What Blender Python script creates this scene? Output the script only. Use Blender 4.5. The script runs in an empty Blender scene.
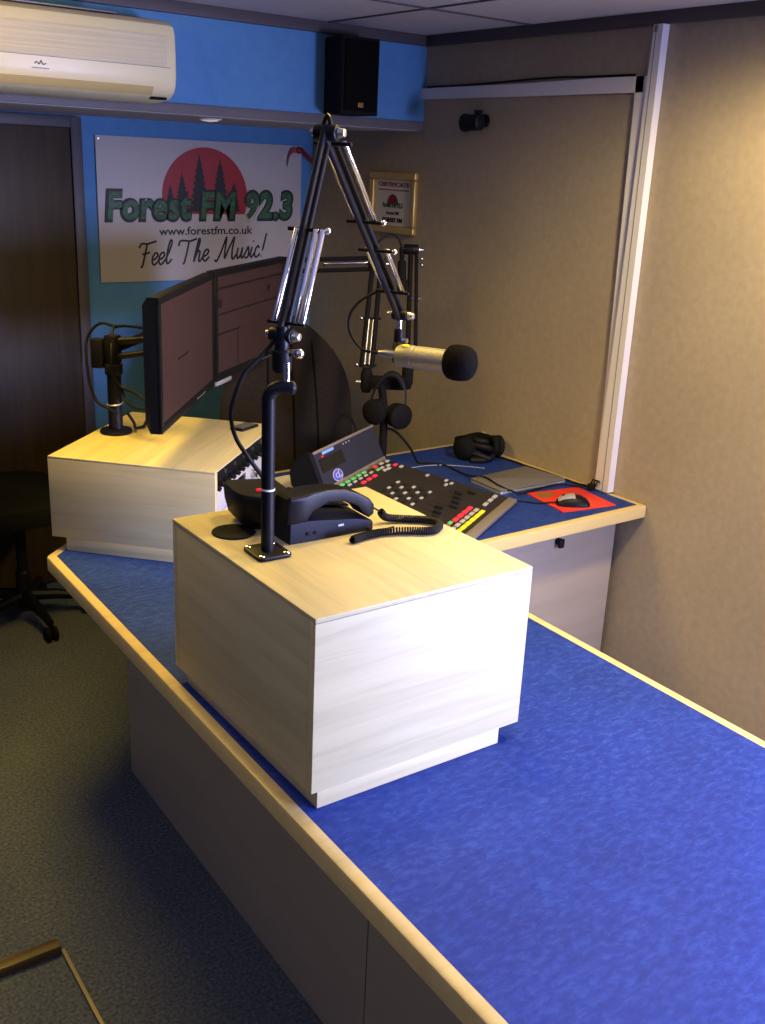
import bpy, bmesh, math, random
from math import sin, cos, pi, radians, sqrt
from mathutils import Vector, Matrix
random.seed(7)
scene = bpy.context.scene
COL = scene.collection

# ------------------------------------------------------------------ materials
def srgb(r, g, b):
    f = lambda c: (c/255/12.92) if c/255 <= .04045 else ((c/255+.055)/1.055)**2.4
    return (f(r), f(g), f(b), 1)

def new_mat(name):
    m = bpy.data.materials.new(name); m.use_nodes = True
    nt = m.node_tree; return m, nt, nt.nodes['Principled BSDF']

def plain(name, col, rough=.5, metal=0, emit=0, spec=.5, noise=0, nscale=60):
    m, nt, b = new_mat(name)
    b.inputs['Base Color'].default_value = col
    b.inputs['Roughness'].default_value = rough
    b.inputs['Metallic'].default_value = metal
    b.inputs['Specular IOR Level'].default_value = spec
    if emit:
        b.inputs['Emission Color'].default_value = col
        b.inputs['Emission Strength'].default_value = emit
    tc = nt.nodes.new('ShaderNodeTexCoord'); n = nt.nodes.new('ShaderNodeTexNoise')
    n.inputs['Scale'].default_value = nscale; n.inputs['Detail'].default_value = 3
    nt.links.new(tc.outputs['Object'], n.inputs['Vector'])
    mr = nt.nodes.new('ShaderNodeMapRange')
    mr.inputs[3].default_value = max(.02, rough-.06); mr.inputs[4].default_value = min(1, rough+.06)
    nt.links.new(n.outputs['Fac'], mr.inputs[0]); nt.links.new(mr.outputs[0], b.inputs['Roughness'])
    if noise:
        bp = nt.nodes.new('ShaderNodeBump'); bp.inputs['Strength'].default_value = noise
        bp.inputs['Distance'].default_value = .002
        nt.links.new(n.outputs['Fac'], bp.inputs['Height']); nt.links.new(bp.outputs[0], b.inputs['Normal'])
    return m

def mottled(name, stops, scale=(1, 1, 1), nscale=10, detail=6, rough=.6, bump=0, bscale=200, bdist=.002,
            nrough=.6, dist=0., spec=.5, second=None):
    """noise -> colour ramp (stops: position, colour), stretched by scale; optional fine bump."""
    m, nt, b = new_mat(name)
    tc = nt.nodes.new('ShaderNodeTexCoord'); mp = nt.nodes.new('ShaderNodeMapping')
    mp.inputs['Scale'].default_value = scale
    nt.links.new(tc.outputs['Object'], mp.inputs['Vector'])
    n = nt.nodes.new('ShaderNodeTexNoise'); n.inputs['Scale'].default_value = nscale
    n.inputs['Detail'].default_value = detail; n.inputs['Roughness'].default_value = nrough
    n.inputs['Distortion'].default_value = dist
    nt.links.new(mp.outputs[0], n.inputs['Vector'])
    r = nt.nodes.new('ShaderNodeValToRGB')
    while len(r.color_ramp.elements) < len(stops): r.color_ramp.elements.new(.5)
    for e, (p, c) in zip(r.color_ramp.elements, stops): e.position = p; e.color = c
    nt.links.new(n.outputs['Fac'], r.inputs[0])
    out = r.outputs[0]
    if second:   # (scale, strength): a large blotchy wear layer
        n2 = nt.nodes.new('ShaderNodeTexNoise'); n2.inputs['Scale'].default_value = second[0]
        n2.inputs['Detail'].default_value = 4
        nt.links.new(tc.outputs['Object'], n2.inputs['Vector'])
        mr = nt.nodes.new('ShaderNodeMapRange'); mr.inputs[1].default_value = .3; mr.inputs[2].default_value = .7
        mr.inputs[3].default_value = 1-second[1]; mr.inputs[4].default_value = 1
        nt.links.new(n2.outputs['Fac'], mr.inputs[0])
        mx = nt.nodes.new('ShaderNodeVectorMath'); mx.operation = 'SCALE'
        nt.links.new(out, mx.inputs[0]); nt.links.new(mr.outputs[0], mx.inputs['Scale'])
        out = mx.outputs[0]
    nt.links.new(out, b.inputs['Base Color'])
    b.inputs['Roughness'].default_value = rough; b.inputs['Specular IOR Level'].default_value = spec
    if bump:
        n3 = nt.nodes.new('ShaderNodeTexNoise'); n3.inputs['Scale'].default_value = bscale
        n3.inputs['Detail'].default_value = 2
        nt.links.new(tc.outputs['Object'], n3.inputs['Vector'])
        bp = nt.nodes.new('ShaderNodeBump'); bp.inputs['Strength'].default_value = bump
        bp.inputs['Distance'].default_value = bdist
        nt.links.new(n3.outputs['Fac'], bp.inputs['Height']); nt.links.new(bp.outputs[0], b.inputs['Normal'])
    return m

def wood(name, axis, c0, c1, c2, rough=.42):
    sc = {'x': (1.6, 26, 26), 'y': (26, 1.6, 26), 'z': (26, 26, 1.6)}[axis]
    return mottled(name, [(.30, c0), (.5, c1), (.72, c2)], scale=sc, nscale=1.5, detail=5, rough=rough,
                   nrough=.55, dist=.7, bump=.05, bscale=150, bdist=.0008)

ASH = ((.52, .445, .235, 1), (.60, .515, .28, 1), (.655, .57, .32, 1))
M = {}
M['ash_x'] = wood('pale_ash_grain_along', 'x', *ASH)
M['ash_y'] = wood('pale_ash_grain_across', 'y', *ASH)
M['lip'] = wood('ash_lipping', 'x', (.62, .47, .19, 1), (.66, .51, .22, 1), (.70, .545, .245, 1), .35)
M['lino'] = mottled('blue_linoleum', [(.25, (.009, .026, .19, 1)), (.5, (.016, .045, .275, 1)), (.75, (.038, .095, .39, 1))],
                    scale=(1, 2.0, 1), nscale=42, detail=9, rough=.58, nrough=.68, dist=.4, bump=.12, bscale=260, bdist=.0006, second=(5, .22), spec=.18)
M['panel'] = mottled('cream_desk_panel', [(.3, (.40, .33, .25, 1)), (.7, (.46, .38, .29, 1))], scale=(1, 1, 8), nscale=3, rough=.5)
M['wallfelt'] = mottled('beige_felt_wall', [(.3, (.38, .32, .245, 1)), (.7, (.44, .37, .285, 1))], nscale=40, detail=5, rough=.95,
                        bump=.35, bscale=350, bdist=.002, spec=.1, second=(2.2, .14))
M['wallpaint'] = mottled('sky_blue_paint', [(.3, (.085, .24, .47, 1)), (.7, (.10, .265, .52, 1))], nscale=30, rough=.7, bump=.08, bscale=300, spec=.2)
M['plaster'] = mottled('darkened_plaster', [(.3, (.07, .06, .05, 1)), (.7, (.095, .08, .07, 1))], nscale=12, rough=.9)  # out-of-view walls, colour darkened to cut bounced light
M['ceiling'] = mottled('ceiling_panel', [(.3, (.50, .47, .47, 1)), (.7, (.56, .53, .53, 1))], nscale=25, rough=.85, bump=.1)
M['greytrim'] = plain('dark_grey_trim', (.075, .062, .07, 1), .55)
M['pelmet'] = plain('grey_pelmet', (.13, .115, .12, 1), .6)
M['soffit'] = mottled('grey_soffit', [(.3, (.44, .41, .39, 1)), (.7, (.50, .47, .45, 1))], nscale=20, rough=.8)
M['carpet'] = mottled('grey_carpet', [(.3, (.075, .088, .105, 1)), (.5, (.13, .15, .175, 1)), (.72, (.215, .24, .27, 1))], nscale=120, detail=3,
                      rough=1, bump=.8, bscale=320, bdist=.004, spec=.05, second=(2.5, .2))
M['door'] = wood('dark_brown_door', 'z', (.028, .016, .004, 1), (.040, .023, .006, 1), (.052, .030, .008, 1), .5)
M['frame_dark'] = plain('dark_door_frame', (.07, .062, .07, 1), .5)
M['white'] = plain('white_plastic', (.74, .72, .74, 1), .45)
M['acwhite'] = plain('cream_white_plastic', (.74, .66, .38, 1), .38)
M['acgrille'] = mottled('fine_ribbed_plastic', [(.35, (.58, .51, .31, 1)), (.65, (.66, .585, .36, 1))], scale=(1, 1, 90), nscale=3, detail=1, rough=.5)
M['acflap'] = plain('yellowed_flap', (.55, .43, .18, 1), .4)
M['dark'] = plain('black_plastic', (.007, .007, .008, 1), .48, spec=.22)
M['darkgloss'] = plain('glossy_black_plastic', (.006, .006, .008, 1), .42, spec=.16)
M['matte'] = plain('matte_black', (.006, .006, .007, 1), .8, noise=.3, spec=.15)
M['navy'] = plain('blue_black_plastic', (.008, .010, .022, 1), .45, spec=.2)
M['rubber'] = plain('black_rubber', (.006, .006, .007, 1), .6, spec=.2)
M['tubeblack'] = plain('black_painted_steel', (.005, .005, .008, 1), .42, spec=.22)
M['chrome'] = plain('chrome', (.82, .82, .84, 1), .16, 1)
M['steel'] = plain('brushed_steel', (.55, .54, .55, 1), .34, 1)
M['foam'] = mottled('black_foam', [(.3, (.003, .003, .003, 1)), (.7, (.009, .008, .008, 1))], nscale=300, rough=1, bump=.9, bscale=500, bdist=.003, spec=.05)
M['champagne'] = plain('champagne_metal', (.33, .315, .28, 1), .45, .4)
M['yellow'] = plain('yellow_dot', (.95, .75, .02, 1), .4)
M['gold'] = plain('gold_frame', (.62, .43, .14, 1), .36, .55)
M['paper'] = plain('white_paper', (.72, .68, .62, 1), .8)
M['board'] = plain('white_sign_board', (.52, .48, .45, 1), .5)
M['red'] = plain('sign_red', (.36, .010, .014, 1), .5)
M['green'] = mottled('sign_green', [(.35, (.008, .045, .012, 1)), (.65, (.03, .16, .045, 1))], nscale=90, rough=.5)
M['ink'] = plain('black_ink', (.006, .008, .007, 1), .55)
M['ribbon'] = plain('red_ribbon', (.22, .008, .012, 1), .5)
M['matred'] = mottled('red_mouse_mat', [(.35, (.60, .018, .018, 1)), (.62, (.72, .04, .02, 1)), (.8, (.78, .25, .05, 1))], nscale=6, detail=3, rough=.7)
M['silver'] = plain('silver_grey_plastic', (.17, .165, .175, 1), .42, .2)
M['silverlite'] = plain('pale_silver_plastic', (.55, .54, .53, 1), .3, .5)
M['screen'] = plain('dim_brown_screen', (.050, .024, .019, 1), .22, spec=.35)
M['screenlit'] = plain('screen_glow', (.040, .021, .018, 1), .4, emit=.10, spec=.25)
M['screenline'] = plain('screen_line', (.012, .006, .006, 1), .3)
M['bezel'] = plain('black_bezel', (.006, .006, .006, 1), .45, spec=.2)
M['mixer'] = plain('charcoal_console', (.022, .020, .021, 1), .55, spec=.2)
M['mixrail'] = plain('grey_console_rail', (.22, .19, .165, 1), .45, .2)
M['mixface'] = plain('slate_display_face', (.024, .026, .038, 1), .5, spec=.2)
M['k_green'] = plain('green_key', (.10, .50, .16, 1), .4, emit=.18)
M['k_red'] = plain('red_key', (.85, .035, .07, 1), .4, emit=.25)
M['k_yellow'] = plain('yellow_key', (.85, .70, .02, 1), .4, emit=.15)
M['k_white'] = plain('white_key', (.42, .41, .40, 1), .45)
M['k_black'] = plain('black_key', (.010, .010, .010, 1), .4)
M['lcd'] = plain('dark_display', (.010, .011, .010, 1), .2)
M['bluebadge'] = plain('blue_badge', (.07, .08, .55, 1), .4)
M['lightblue'] = plain('pale_blue_label', (.22, .38, .75, 1), .4)
M['rackgrey'] = plain('pale_grey_rack_panel', (.52, .50, .47, 1), .45)
M['fabric'] = mottled('dark_brown_upholstery', [(.3, (.022, .017, .013, 1)), (.7, (.036, .028, .021, 1))], nscale=120, rough=.95, bump=.4, bscale=400, spec=.1)
M['fabricblk'] = mottled('black_upholstery', [(.3, (.006, .006, .005, 1)), (.7, (.011, .010, .009, 1))], nscale=120, rough=.95, bump=.4, bscale=400, spec=.1)
M['oldwood'] = wood('worn_dark_wood', 'x', (.03, .02, .01, 1), (.12, .08, .035, 1), (.25, .17, .08, 1), .45)
M['alutrim'] = plain('dull_brass_strip', (.30, .25, .18, 1), .4, .4)
M['redled'] = plain('red_led', (.8, .01, .02, 1), .3, emit=.8)
M['cream'] = plain('cream_clip', (.60, .52, .30, 1), .5)
M['lamp'] = plain('lamp_glass', (.9, .82, .7, 1), .3, emit=.35)
M['orange'] = plain('orange_badge', (.28, .13, .02, 1), .4)
M['glass'] = plain('window_pane', (.8, .85, .9, 1), .05)

# ------------------------------------------------------------------ geometry
class G:
    def __init__(self): self.bm = bmesh.new()
    def _merge(self, t, mtx=None):
        if mtx is not None: bmesh.ops.transform(t, matrix=mtx, verts=t.verts)
        mp = {v: self.bm.verts.new(v.co) for v in t.verts}
        for f in t.faces:
            try: self.bm.faces.new([mp[v] for v in f.verts])
            except ValueError: pass
        t.free(); return self
    def box(self, c, s, rz=0, bev=0, seg=2, mtx=None):
        t = bmesh.new(); bmesh.ops.create_cube(t, size=1)
        bmesh.ops.scale(t, vec=Vector(s), verts=t.verts)
        if bev: bmesh.ops.bevel(t, geom=t.edges[:], offset=bev, segments=seg, profile=.5, affect='EDGES')
        m = Matrix.Translation(Vector(c)) @ Matrix.Rotation(rz, 4, 'Z')
        return self._merge(t, (mtx @ m) if mtx is not None else m)
    def bx(self, a, b, bev=0, seg=2, mtx=None):
        a = Vector(a); b = Vector(b)
        return self.box((a+b)/2, [abs(x) for x in (b-a)], 0, bev, seg, mtx)
    def rings(self, rings, close=True, caps=True, mtx=None):
        t = bmesh.new(); R = [[t.verts.new(p) for p in r] for r in rings]
        n = len(R[0])
        for a, b in zip(R, R[1:]):
            for i in range(n if close else n-1):
                j = (i+1) % n; t.faces.new((a[i], a[j], b[j], b[i]))
        if caps and close: t.faces.new(R[0][::-1]); t.faces.new(R[-1])
        bmesh.ops.recalc_face_normals(t, faces=t.faces)
        return self._merge(t, mtx)
    def tube(self, pts, r, n=10, closed=False, mtx=None, caps=True, sx=1.0):
        P = [Vector(p) for p in pts]; k = len(P)
        rr = r if isinstance(r, (list, tuple)) else [r]*k
        out = []; up = None
        for i, p in enumerate(P):
            if closed: d = P[(i+1) % k]-P[i-1]
            else: d = P[min(i+1, k-1)]-P[max(i-1, 0)]
            if d.length < 1e-9: d = Vector((0, 0, 1))
            d.normalize()
            if up is None:
                up = Vector((0, 0, 1)) if abs(d.z) < .9 else Vector((1, 0, 0))
            a = up - d*up.dot(d)
            if a.length < 1e-6: a = d.orthogonal()
            a.normalize(); b = d.cross(a); up = a
            out.append([p + (a*cos(2*pi*j/n)*sx + b*sin(2*pi*j/n))*rr[i] for j in range(n)])
        if closed: out.append(out[0]); return self._closedloop(out[:-1], mtx)
        return self.rings(out, True, caps, mtx)
    def _closedloop(self, R, mtx):
        t = bmesh.new(); V = [[t.verts.new(p) for p in r] for r in R]; n = len(V[0])
        for i in range(len(V)):
            a, b = V[i], V[(i+1) % len(V)]
            for j in range(n): t.faces.new((a[j], a[(j+1) % n], b[(j+1) % n], b[j]))
        bmesh.ops.recalc_face_normals(t, faces=t.faces)
        return self._merge(t, mtx)
    def cyl(self, p0, p1, r, r2=None, n=20, bev=0, mtx=None):
        p0 = Vector(p0); p1 = Vector(p1); r2 = r if r2 is None else r2
        if not bev: return self.tube([p0, p1], [r, r2], n, mtx=mtx)
        d = (p1-p0).normalized()
        return self.tube([p0, p0+d*bev*.3, p0+d*bev, p1-d*bev, p1-d*bev*.3, p1], [r-bev, r-bev*.3, r, r2, r2-bev*.3, r2-bev], n, mtx=mtx)
    def lathe(self, prof, p, axis, n=24, mtx=None):
        """prof: (distance along axis, radius)"""
        ax = Vector(axis).normalized(); p = Vector(p)
        return self.tube([p+ax*s for s, r in prof], [max(r, 1e-4) for s, r in prof], n, mtx=mtx)
    def prism(self, poly, z0, z1, mtx=None, bev=0):
        t = bmesh.new(); vs = [t.verts.new((x, y, z0)) for x, y in poly]
        f = t.faces.new(vs)
        r = bmesh.ops.extrude_face_region(t, geom=[f])
        for e in r['geom']:
            if isinstance(e, bmesh.types.BMVert): e.co.z = z1
        bmesh.ops.recalc_face_normals(t, faces=t.faces)
        if bev:
            ed = [e for e in t.edges if abs(e.verts[0].co.z-e.verts[1].co.z) < 1e-7]
            bmesh.ops.bevel(t, geom=ed, offset=bev, segments=2, profile=.5, affect='EDGES')
        return self._merge(t, mtx)
    def ball(self, c, s, mtx=None, u=20, v=12):
        t = bmesh.new(); bmesh.ops.create_uvsphere(t, u_segments=u, v_segments=v, radius=1)
        bmesh.ops.scale(t, vec=Vector(s) if not isinstance(s, (int, float)) else Vector((s, s, s)), verts=t.verts)
        m = Matrix.Translation(Vector(c))
        return self._merge(t, (mtx @ m) if mtx is not None else m)
    def quad(self, a, b, c, d):
        vs = [self.bm.verts.new(p) for p in (a, b, c, d)]; self.bm.faces.new(vs); return self

WM = {}      # world matrices of the things
def tag(o, label=None, cat=None, group=None, kind=None):
    if label: o['label'] = label
    if cat: o['category'] = cat
    if group: o['group'] = group
    if kind: o['kind'] = kind
    return o
def thing(name, label, cat, loc=(0, 0, 0), rz=0, group=None):
    o = bpy.data.objects.new(name, None); COL.objects.link(o)
    o.empty_display_size = .05
    o.location = loc; o.rotation_euler = (0, 0, rz)
    WM[o] = Matrix.Translation(Vector(loc)) @ Matrix.Rotation(rz, 4, 'Z')
    return tag(o, label, cat, group)
def mesh_obj(name, me, mat, parent=None, world=True, label=None):
    """links one mesh object; world=True: its vertices are in room coordinates."""
    o = bpy.data.objects.new(name, me); COL.objects.link(o)
    if parent is not None:
        if world: me.transform(WM[parent].inverted())
        o.parent = parent; WM[o] = WM[parent]
    else:
        xs = [v.co for v in me.vertices]
        if xs and world:
            c = Vector(((min(v.x for v in xs)+max(v.x for v in xs))/2, (min(v.y for v in xs)+max(v.y for v in xs))/2, min(v.z for v in xs)))
            me.transform(Matrix.Translation(-c)); o.location = c; WM[o] = Matrix.Translation(c)
        else: WM[o] = Matrix.Identity(4)
    if mat: me.materials.append(mat)
    if label: o['label'] = label
    return o
def obj(name, g, mat, parent=None, world=True, smooth=32, label=None):
    me = bpy.data.meshes.new(name)
    bmesh.ops.remove_doubles(g.bm, verts=g.bm.verts, dist=1e-6)
    g.bm.to_mesh(me); g.bm.free()
    if smooth:
        for p in me.polygons: p.use_smooth = True
        me.set_sharp_from_angle(angle=radians(smooth))
    return mesh_obj(name, me, mat, parent, world, label)
def struct(name, g, mat, label=None, parent=None, smooth=32):
    o = obj(name, g, mat, parent, smooth=smooth)
    if parent is None: o['kind'] = 'structure'
    if label: o['label'] = label; o['category'] = name.split('_')[0] if parent is None else None
    return o
def spl(pts, k=6, closed=False):
    """smooth curve through points"""
    P = [Vector(p) for p in pts]; n = len(P); out = []
    rng = n if closed else n-1
    for i in range(rng):
        p1, p2 = P[i], P[(i+1) % n]
        p0 = P[i-1] if (closed or i > 0) else p1*2-p2
        p3 = P[(i+2) % n] if (closed or i+2 < n) else p2*2-p1
        for j in range(k):
            t = j/k
            out.append(.5*((2*p1)+(p2-p0)*t+(2*p0-5*p1+4*p2-p3)*t*t+(3*p1-p0-3*p2+p3)*t**3))
    if not closed: out.append(P[-1])
    return out
def round_poly(pts, rad, seg=6):
    out = []; n = len(pts)
    for i in range(n):
        p = Vector(pts[i]); a = Vector(pts[i-1]); b = Vector(pts[(i+1) % n]); r = rad[i]
        if r <= 0: out.append(p); continue
        da = (a-p).normalized(); db = (b-p).normalized()
        ang = da.angle(db); tl = r/math.tan(ang/2)
        p0 = p+da*tl; p1 = p+db*tl
        for j in range(seg+1):
            t = j/seg; out.append((1-t)**2*p0+2*t*(1-t)*p+t*t*p1)
    return [Vector((v.x, v.y)) for v in out]
def rrect(w, h, r, seg=5):
    return [(v.x, v.y) for v in round_poly([(-w/2, -h/2), (w/2, -h/2), (w/2, h/2), (-w/2, h/2)], [r]*4, seg)]
def offset_poly(P, d):
    """inward offset of a counter-clockwise outline"""
    n = len(P); out = []
    for i in range(n):
        e0 = (P[i]-P[i-1]).normalized(); e1 = (P[(i+1) % n]-P[i]).normalized()
        n0 = Vector((-e0.y, e0.x)); n1 = Vector((-e1.y, e1.x))
        m = n0+n1; m = m/(m.dot(m))*2 if m.length > 1e-6 else n0
        out.append(P[i]+m*d)
    return out
def text_mesh(body, size, extrude=.001, offset=0, shear=0, spacing=1, align='CENTER'):
    cu = bpy.data.curves.new('lettering', 'FONT'); cu.body = body; cu.size = size
    cu.extrude = extrude; cu.offset = offset; cu.shear = shear; cu.space_character = spacing
    cu.align_x = align; cu.align_y = 'CENTER'; cu.resolution_u = 4
    o = bpy.data.objects.new('lettering', cu); COL.objects.link(o)
    dg = bpy.context.evaluated_depsgraph_get(); dg.update()
    me = bpy.data.meshes.new_from_object(o.evaluated_get(dg))
    bpy.data.objects.remove(o); bpy.data.curves.remove(cu)
    me.materials.clear()
    return me
def fit_text(body, w, h, mtx, **k):
    """lettering scaled to width w and height h, laid on the plane of mtx (x right, y up, z out)"""
    me = text_mesh(body, 1.0, **k)
    xs = [v.co.x for v in me.vertices]; ys = [v.co.y for v in me.vertices]; zs = [v.co.z for v in me.vertices]
    sx = w/(max(xs)-min(xs)); sy = h/(max(ys)-min(ys)); dz = max(zs)-min(zs) or 1
    S = Matrix.Diagonal((sx, sy, .0016/dz, 1)) @ Matrix.Translation((-(max(xs)+min(xs))/2, -(max(ys)+min(ys))/2, -min(zs)))
    me.transform(mtx @ S); return me
def plane(o, xdir, ydir):
    x = Vector(xdir).normalized(); y = Vector(ydir); y = (y-x*y.dot(x)).normalized(); z = x.cross(y)
    m = Matrix((x, y, z)).transposed().to_4x4(); m.translation = Vector(o); return m

# ------------------------------------------------------------------ room
XR, YB, YF, ZT, ZC = 2.5928, 4.0415, 3.2693, 2.1635, 2.2   # right wall, back wall, bulkhead face, trim line, ceiling
XL, YR = -2.3, -1.75                                       # left wall and the wall behind the camera
ZB, ZP = 1.871, 1.9024                                      # bulkhead underside, top of its pelmet
struct('floor', G().bx((XL-.1, YR-.1, -.1), (XR+.1, YB+.1, 0)), M['carpet'], 'grey blue carpet floor left of the desk')
struct('ceiling', G().bx((XL-.1, YR-.1, ZC), (XR+.1, YB+.1, ZC+.1)), M['ceiling'], 'pale panelled ceiling')
WY0, WY1, WZ0, WZ1 = -1.30, .15, .80, 1.65          # window opening, out of frame to the right
g = G(); g.bx((XR, YR-.1, 0), (XR+.1, WY0, ZC)); g.bx((XR, WY1, 0), (XR+.1, YB+.1, ZC))
g.bx((XR, WY0, 0), (XR+.1, WY1, WZ0)); g.bx((XR, WY0, WZ1), (XR+.1, WY1, ZC))
struct('wall_right', g, M['wallfelt'], 'beige felt covered wall on the right')
struct('wall_back', G().bx((XL-.1, YB, 0), (XR, YB+.1, ZC)), M['wallpaint'], 'sky blue back wall behind the station sign')
struct('wall_left', G().bx((XL-.1, YR-.1, 0), (XL, YB, ZC)), M['plaster'])
struct('wall_front', G().bx((XL, YR-.1, 0), (XR, YR, ZC)), M['plaster'])
g = G()
for a, b in (((WY0, WZ0), (WY1, WZ0+.05)), ((WY0, WZ1-.05), (WY1, WZ1)), ((WY0, WZ0), (WY0+.05, WZ1)), ((WY1-.05, WZ0), (WY1, WZ1)), ((-.595, WZ0), (-.555, WZ1))):
    g.bx((XR+.03, a[0], a[1]), (XR+.08, b[0], b[1]))
struct('window_1', g, M['white'])
# bulkhead over the back of the room
struct('wall_bulkhead', G().bx((XL, YF, ZB+.004), (XR, YB, ZC)), M['wallpaint'], 'sky blue boxed bulkhead under the ceiling')
struct('trim_1', G().bx((XL, YF-.008, ZB), (XR, YF+.012, ZP), .002), M['pelmet'], 'grey strip along the bottom edge of the blue bulkhead')
struct('trim_2', G().bx((XL, YF+.012, ZB-.002), (XR, YB, ZB+.004)), M['soffit'], 'grey underside of the blue bulkhead')
struct('trim_3', G().bx((XL, YF-.02, ZT), (XR-.02, YF, ZC), .002), M['greytrim'], 'dark strip along the top of the blue bulkhead')
struct('trim_4', G().bx((XR-.02, YR, ZT), (XR, YF, ZC), .002), M['greytrim'], 'dark strip along the top of the beige wall')
g = G()
for y in (.9, 1.8, 2.70): g.bx((XL, y-.006, ZC-.004), (XR-.02, y+.006, ZC))
for x in (.95, 2.14): g.bx((x-.006, YR, ZC-.0035), (x+.006, YF-.02, ZC))
struct('trim_5', g, M['greytrim'], 'dark joints between the ceiling panels')
# door in the back wall
dx1, dx0, dzt = 1.538, .62, 1.863
g = G(); g.bx((dx1-.042, YB-.03, 0), (dx1, YB+.0, dzt), .002); g.bx((dx0, YB-.03, dzt-.04), (dx1-.042, YB, dzt), .002); g.bx((dx0-.042, YB-.03, 0), (dx0, YB, dzt), .002)
struct('trim_6', g, M['frame_dark'], 'dark frame around the brown door')
d = struct('door_1', G().bx((dx0, YB-.018, .01), (dx1-.042, YB-.001, dzt-.04), .003), M['door'], 'dark brown wooden door left of the sign')
obj('handle', G().cyl((.68, YB-.018, 1.0), (.68, YB-.06, 1.0), .01).cyl((.68, YB-.055, 1.0), (.79, YB-.055, 1.0), .009), M['steel'], d)
struct('baseboard_back', G().bx((dx1, YB-.015, 0), (XR, YB, .07), .003), M['greytrim'])
struct('baseboard_right', G().bx((XR-.015, YR, 0), (XR, YB-.015, .07), .003), M['greytrim'])

# ------------------------------------------------------------------ the desk
desk = thing('radio_desk', 'large blue topped studio desk with pale wood edging', 'desk', (1.5, 1.9, 0))
lx = lambda y: .812+.0413*(y-2.52)
rx = lambda y: 1.667+.0413*(y-1.59)
ye = -.15
sharp = [Vector(p) for p in ((lx(ye), ye), (rx(ye), ye), (rx(2.005), 2.005), (2.591, 1.998), (2.591, 2.893), (1.232, 2.893), (lx(2.508), 2.508))]
rads = [.01, .01, .0, .012, .005, .02, .022]
def desk_ring(o_): return round_poly(offset_poly(sharp, o_), [max(.0006, r-o_) for r in rads])
DT = .74
prof = [(.024, DT-.0002), (.005, DT), (.0015, DT-.0015), (0, DT-.005), (0, DT-.037), (.002, DT-.0395), (.005, DT-.041), (.024, DT-.041)]
polys = [[(p.x, p.y, z) for p in desk_ring(o_)] for o_, z in prof]
inner = desk_ring(.024)
g = G(); g.prism([(p.x, p.y) for p in inner], DT-.040, DT); bmesh.ops.triangulate(g.bm, faces=[f for f in g.bm.faces if len(f.verts) > 4])
obj('worktop', g, M['lino'], desk, smooth=0, label='blue mottled linoleum worktop')
t = G()
V = [[t.bm.verts.new(p) for p in ring] for ring in polys]
n = len(V[0])
for a, b in zip(V, V[1:]):
    for i in range(n): t.bm.faces.new((a[i], a[(i+1) % n], b[(i+1) % n], b[i]))
bmesh.ops.recalc_face_normals(t.bm, faces=t.bm.faces)
obj('wood_edging', t, M['lip'], desk, label='pale wood edging')
fx = lambda y: 1.0317+.0414*(y-2.533)
g = G()
def wallpanel(a, b, z0, z1, th):
    a = Vector(a); b = Vector(b); d = (b-a).normalized(); nn = Vector((-d.y, d.x))
    # thickness goes to the right of a->b
    p = [a, b, b-nn*th, a-nn*th]
    return G().prism([(v.x, v.y) for v in p], z0, z1)
obj('side_panel', wallpanel((fx(1.276), 1.276), (fx(2.533), 2.533), 0, .698, .02), M['panel'], desk)
obj('side_panel', wallpanel((fx(-.1), -.1), (fx(1.272), 1.272), 0, .698, .02), M['panel'], desk)
obj('corner_panel', wallpanel((fx(2.533), 2.535), (1.31, 2.79), 0, .698, .02), M['panel'], desk)
obj('back_panel', wallpanel((1.312, 2.792), (2.55, 2.792), 0, .698, .02), M['panel'], desk)
obj('end_panel', G().bx((1.60, 2.10, 0), (2.570, 2.12, .698), .001), M['panel'], desk, label='cream end panel under the short wing')
obj('side_panel', wallpanel((1.60, 2.10), (1.515, -.1), 0, .698, .02), M['panel'], desk)
g = G(); g.cyl((2.297, 2.10, .64), (2.297, 2.088, .64), .012); g.box((2.297, 2.083, .636), (.022, .012, .030), 0, .004)
obj('cable_clip', g, M['dark'], desk, label='small black clip on the end panel')

# ------------------------------------------------------------------ front equipment box (with the telephone)
A = Matrix.Translation((.7912, 1.1973, 0)) @ Matrix.Rotation(-.0246, 4, 'Z')
aw, ad, z0, z1, zt_ = .4504, .528, .7726, 1.0765, 1.085
bxA = thing('equipment_box', 'pale wooden equipment box nearest the camera, carrying the telephone', 'box', (A @ Vector((aw/2, ad/2, .74)))[:], -.0246)
obj('top_panel', G().bx((0, 0, z1), (aw, ad, zt_), .0015, mtx=A), M['ash_y'], bxA)
obj('front_panel', G().bx((0, 0, z0), (aw, .018, z1-.0003), .001, mtx=A), M['ash_x'], bxA)
obj('side_panel', G().bx((0, .0182, z0), (.018, ad-.0182, z1-.0003), .001, mtx=A), M['ash_y'], bxA)
obj('back_panel', G().bx((0, ad-.018, z0), (aw, ad, z1-.0003), .001, mtx=A), M['ash_x'], bxA)
obj('base_panel', G().bx((.018, .018, z0), (aw-.003, ad-.018, z0+.018), .001, mtx=A), M['ash_x'], bxA)
obj('rack_panel', G().bx((aw-.035, .019, z0+.02), (aw-.03, ad-.019, z1-.004), .001, mtx=A), M['rackgrey'], bxA)
obj('plinth', G().bx((.0125, .002, .7402), (aw-.045, ad-.03, z0), .001, mtx=A), M['ash_x'], bxA)
TB = 1.085
g = G(); gc = (.868, 1.598)
g.lathe([(0, .039), (.0015, .041), (.003, .040), (.0035, .034)], (gc[0], gc[1], TB), (0, 0, 1), 32)
obj('cable_grommet', g, M['matte'], bxA, label='round black cable grommet')

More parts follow.
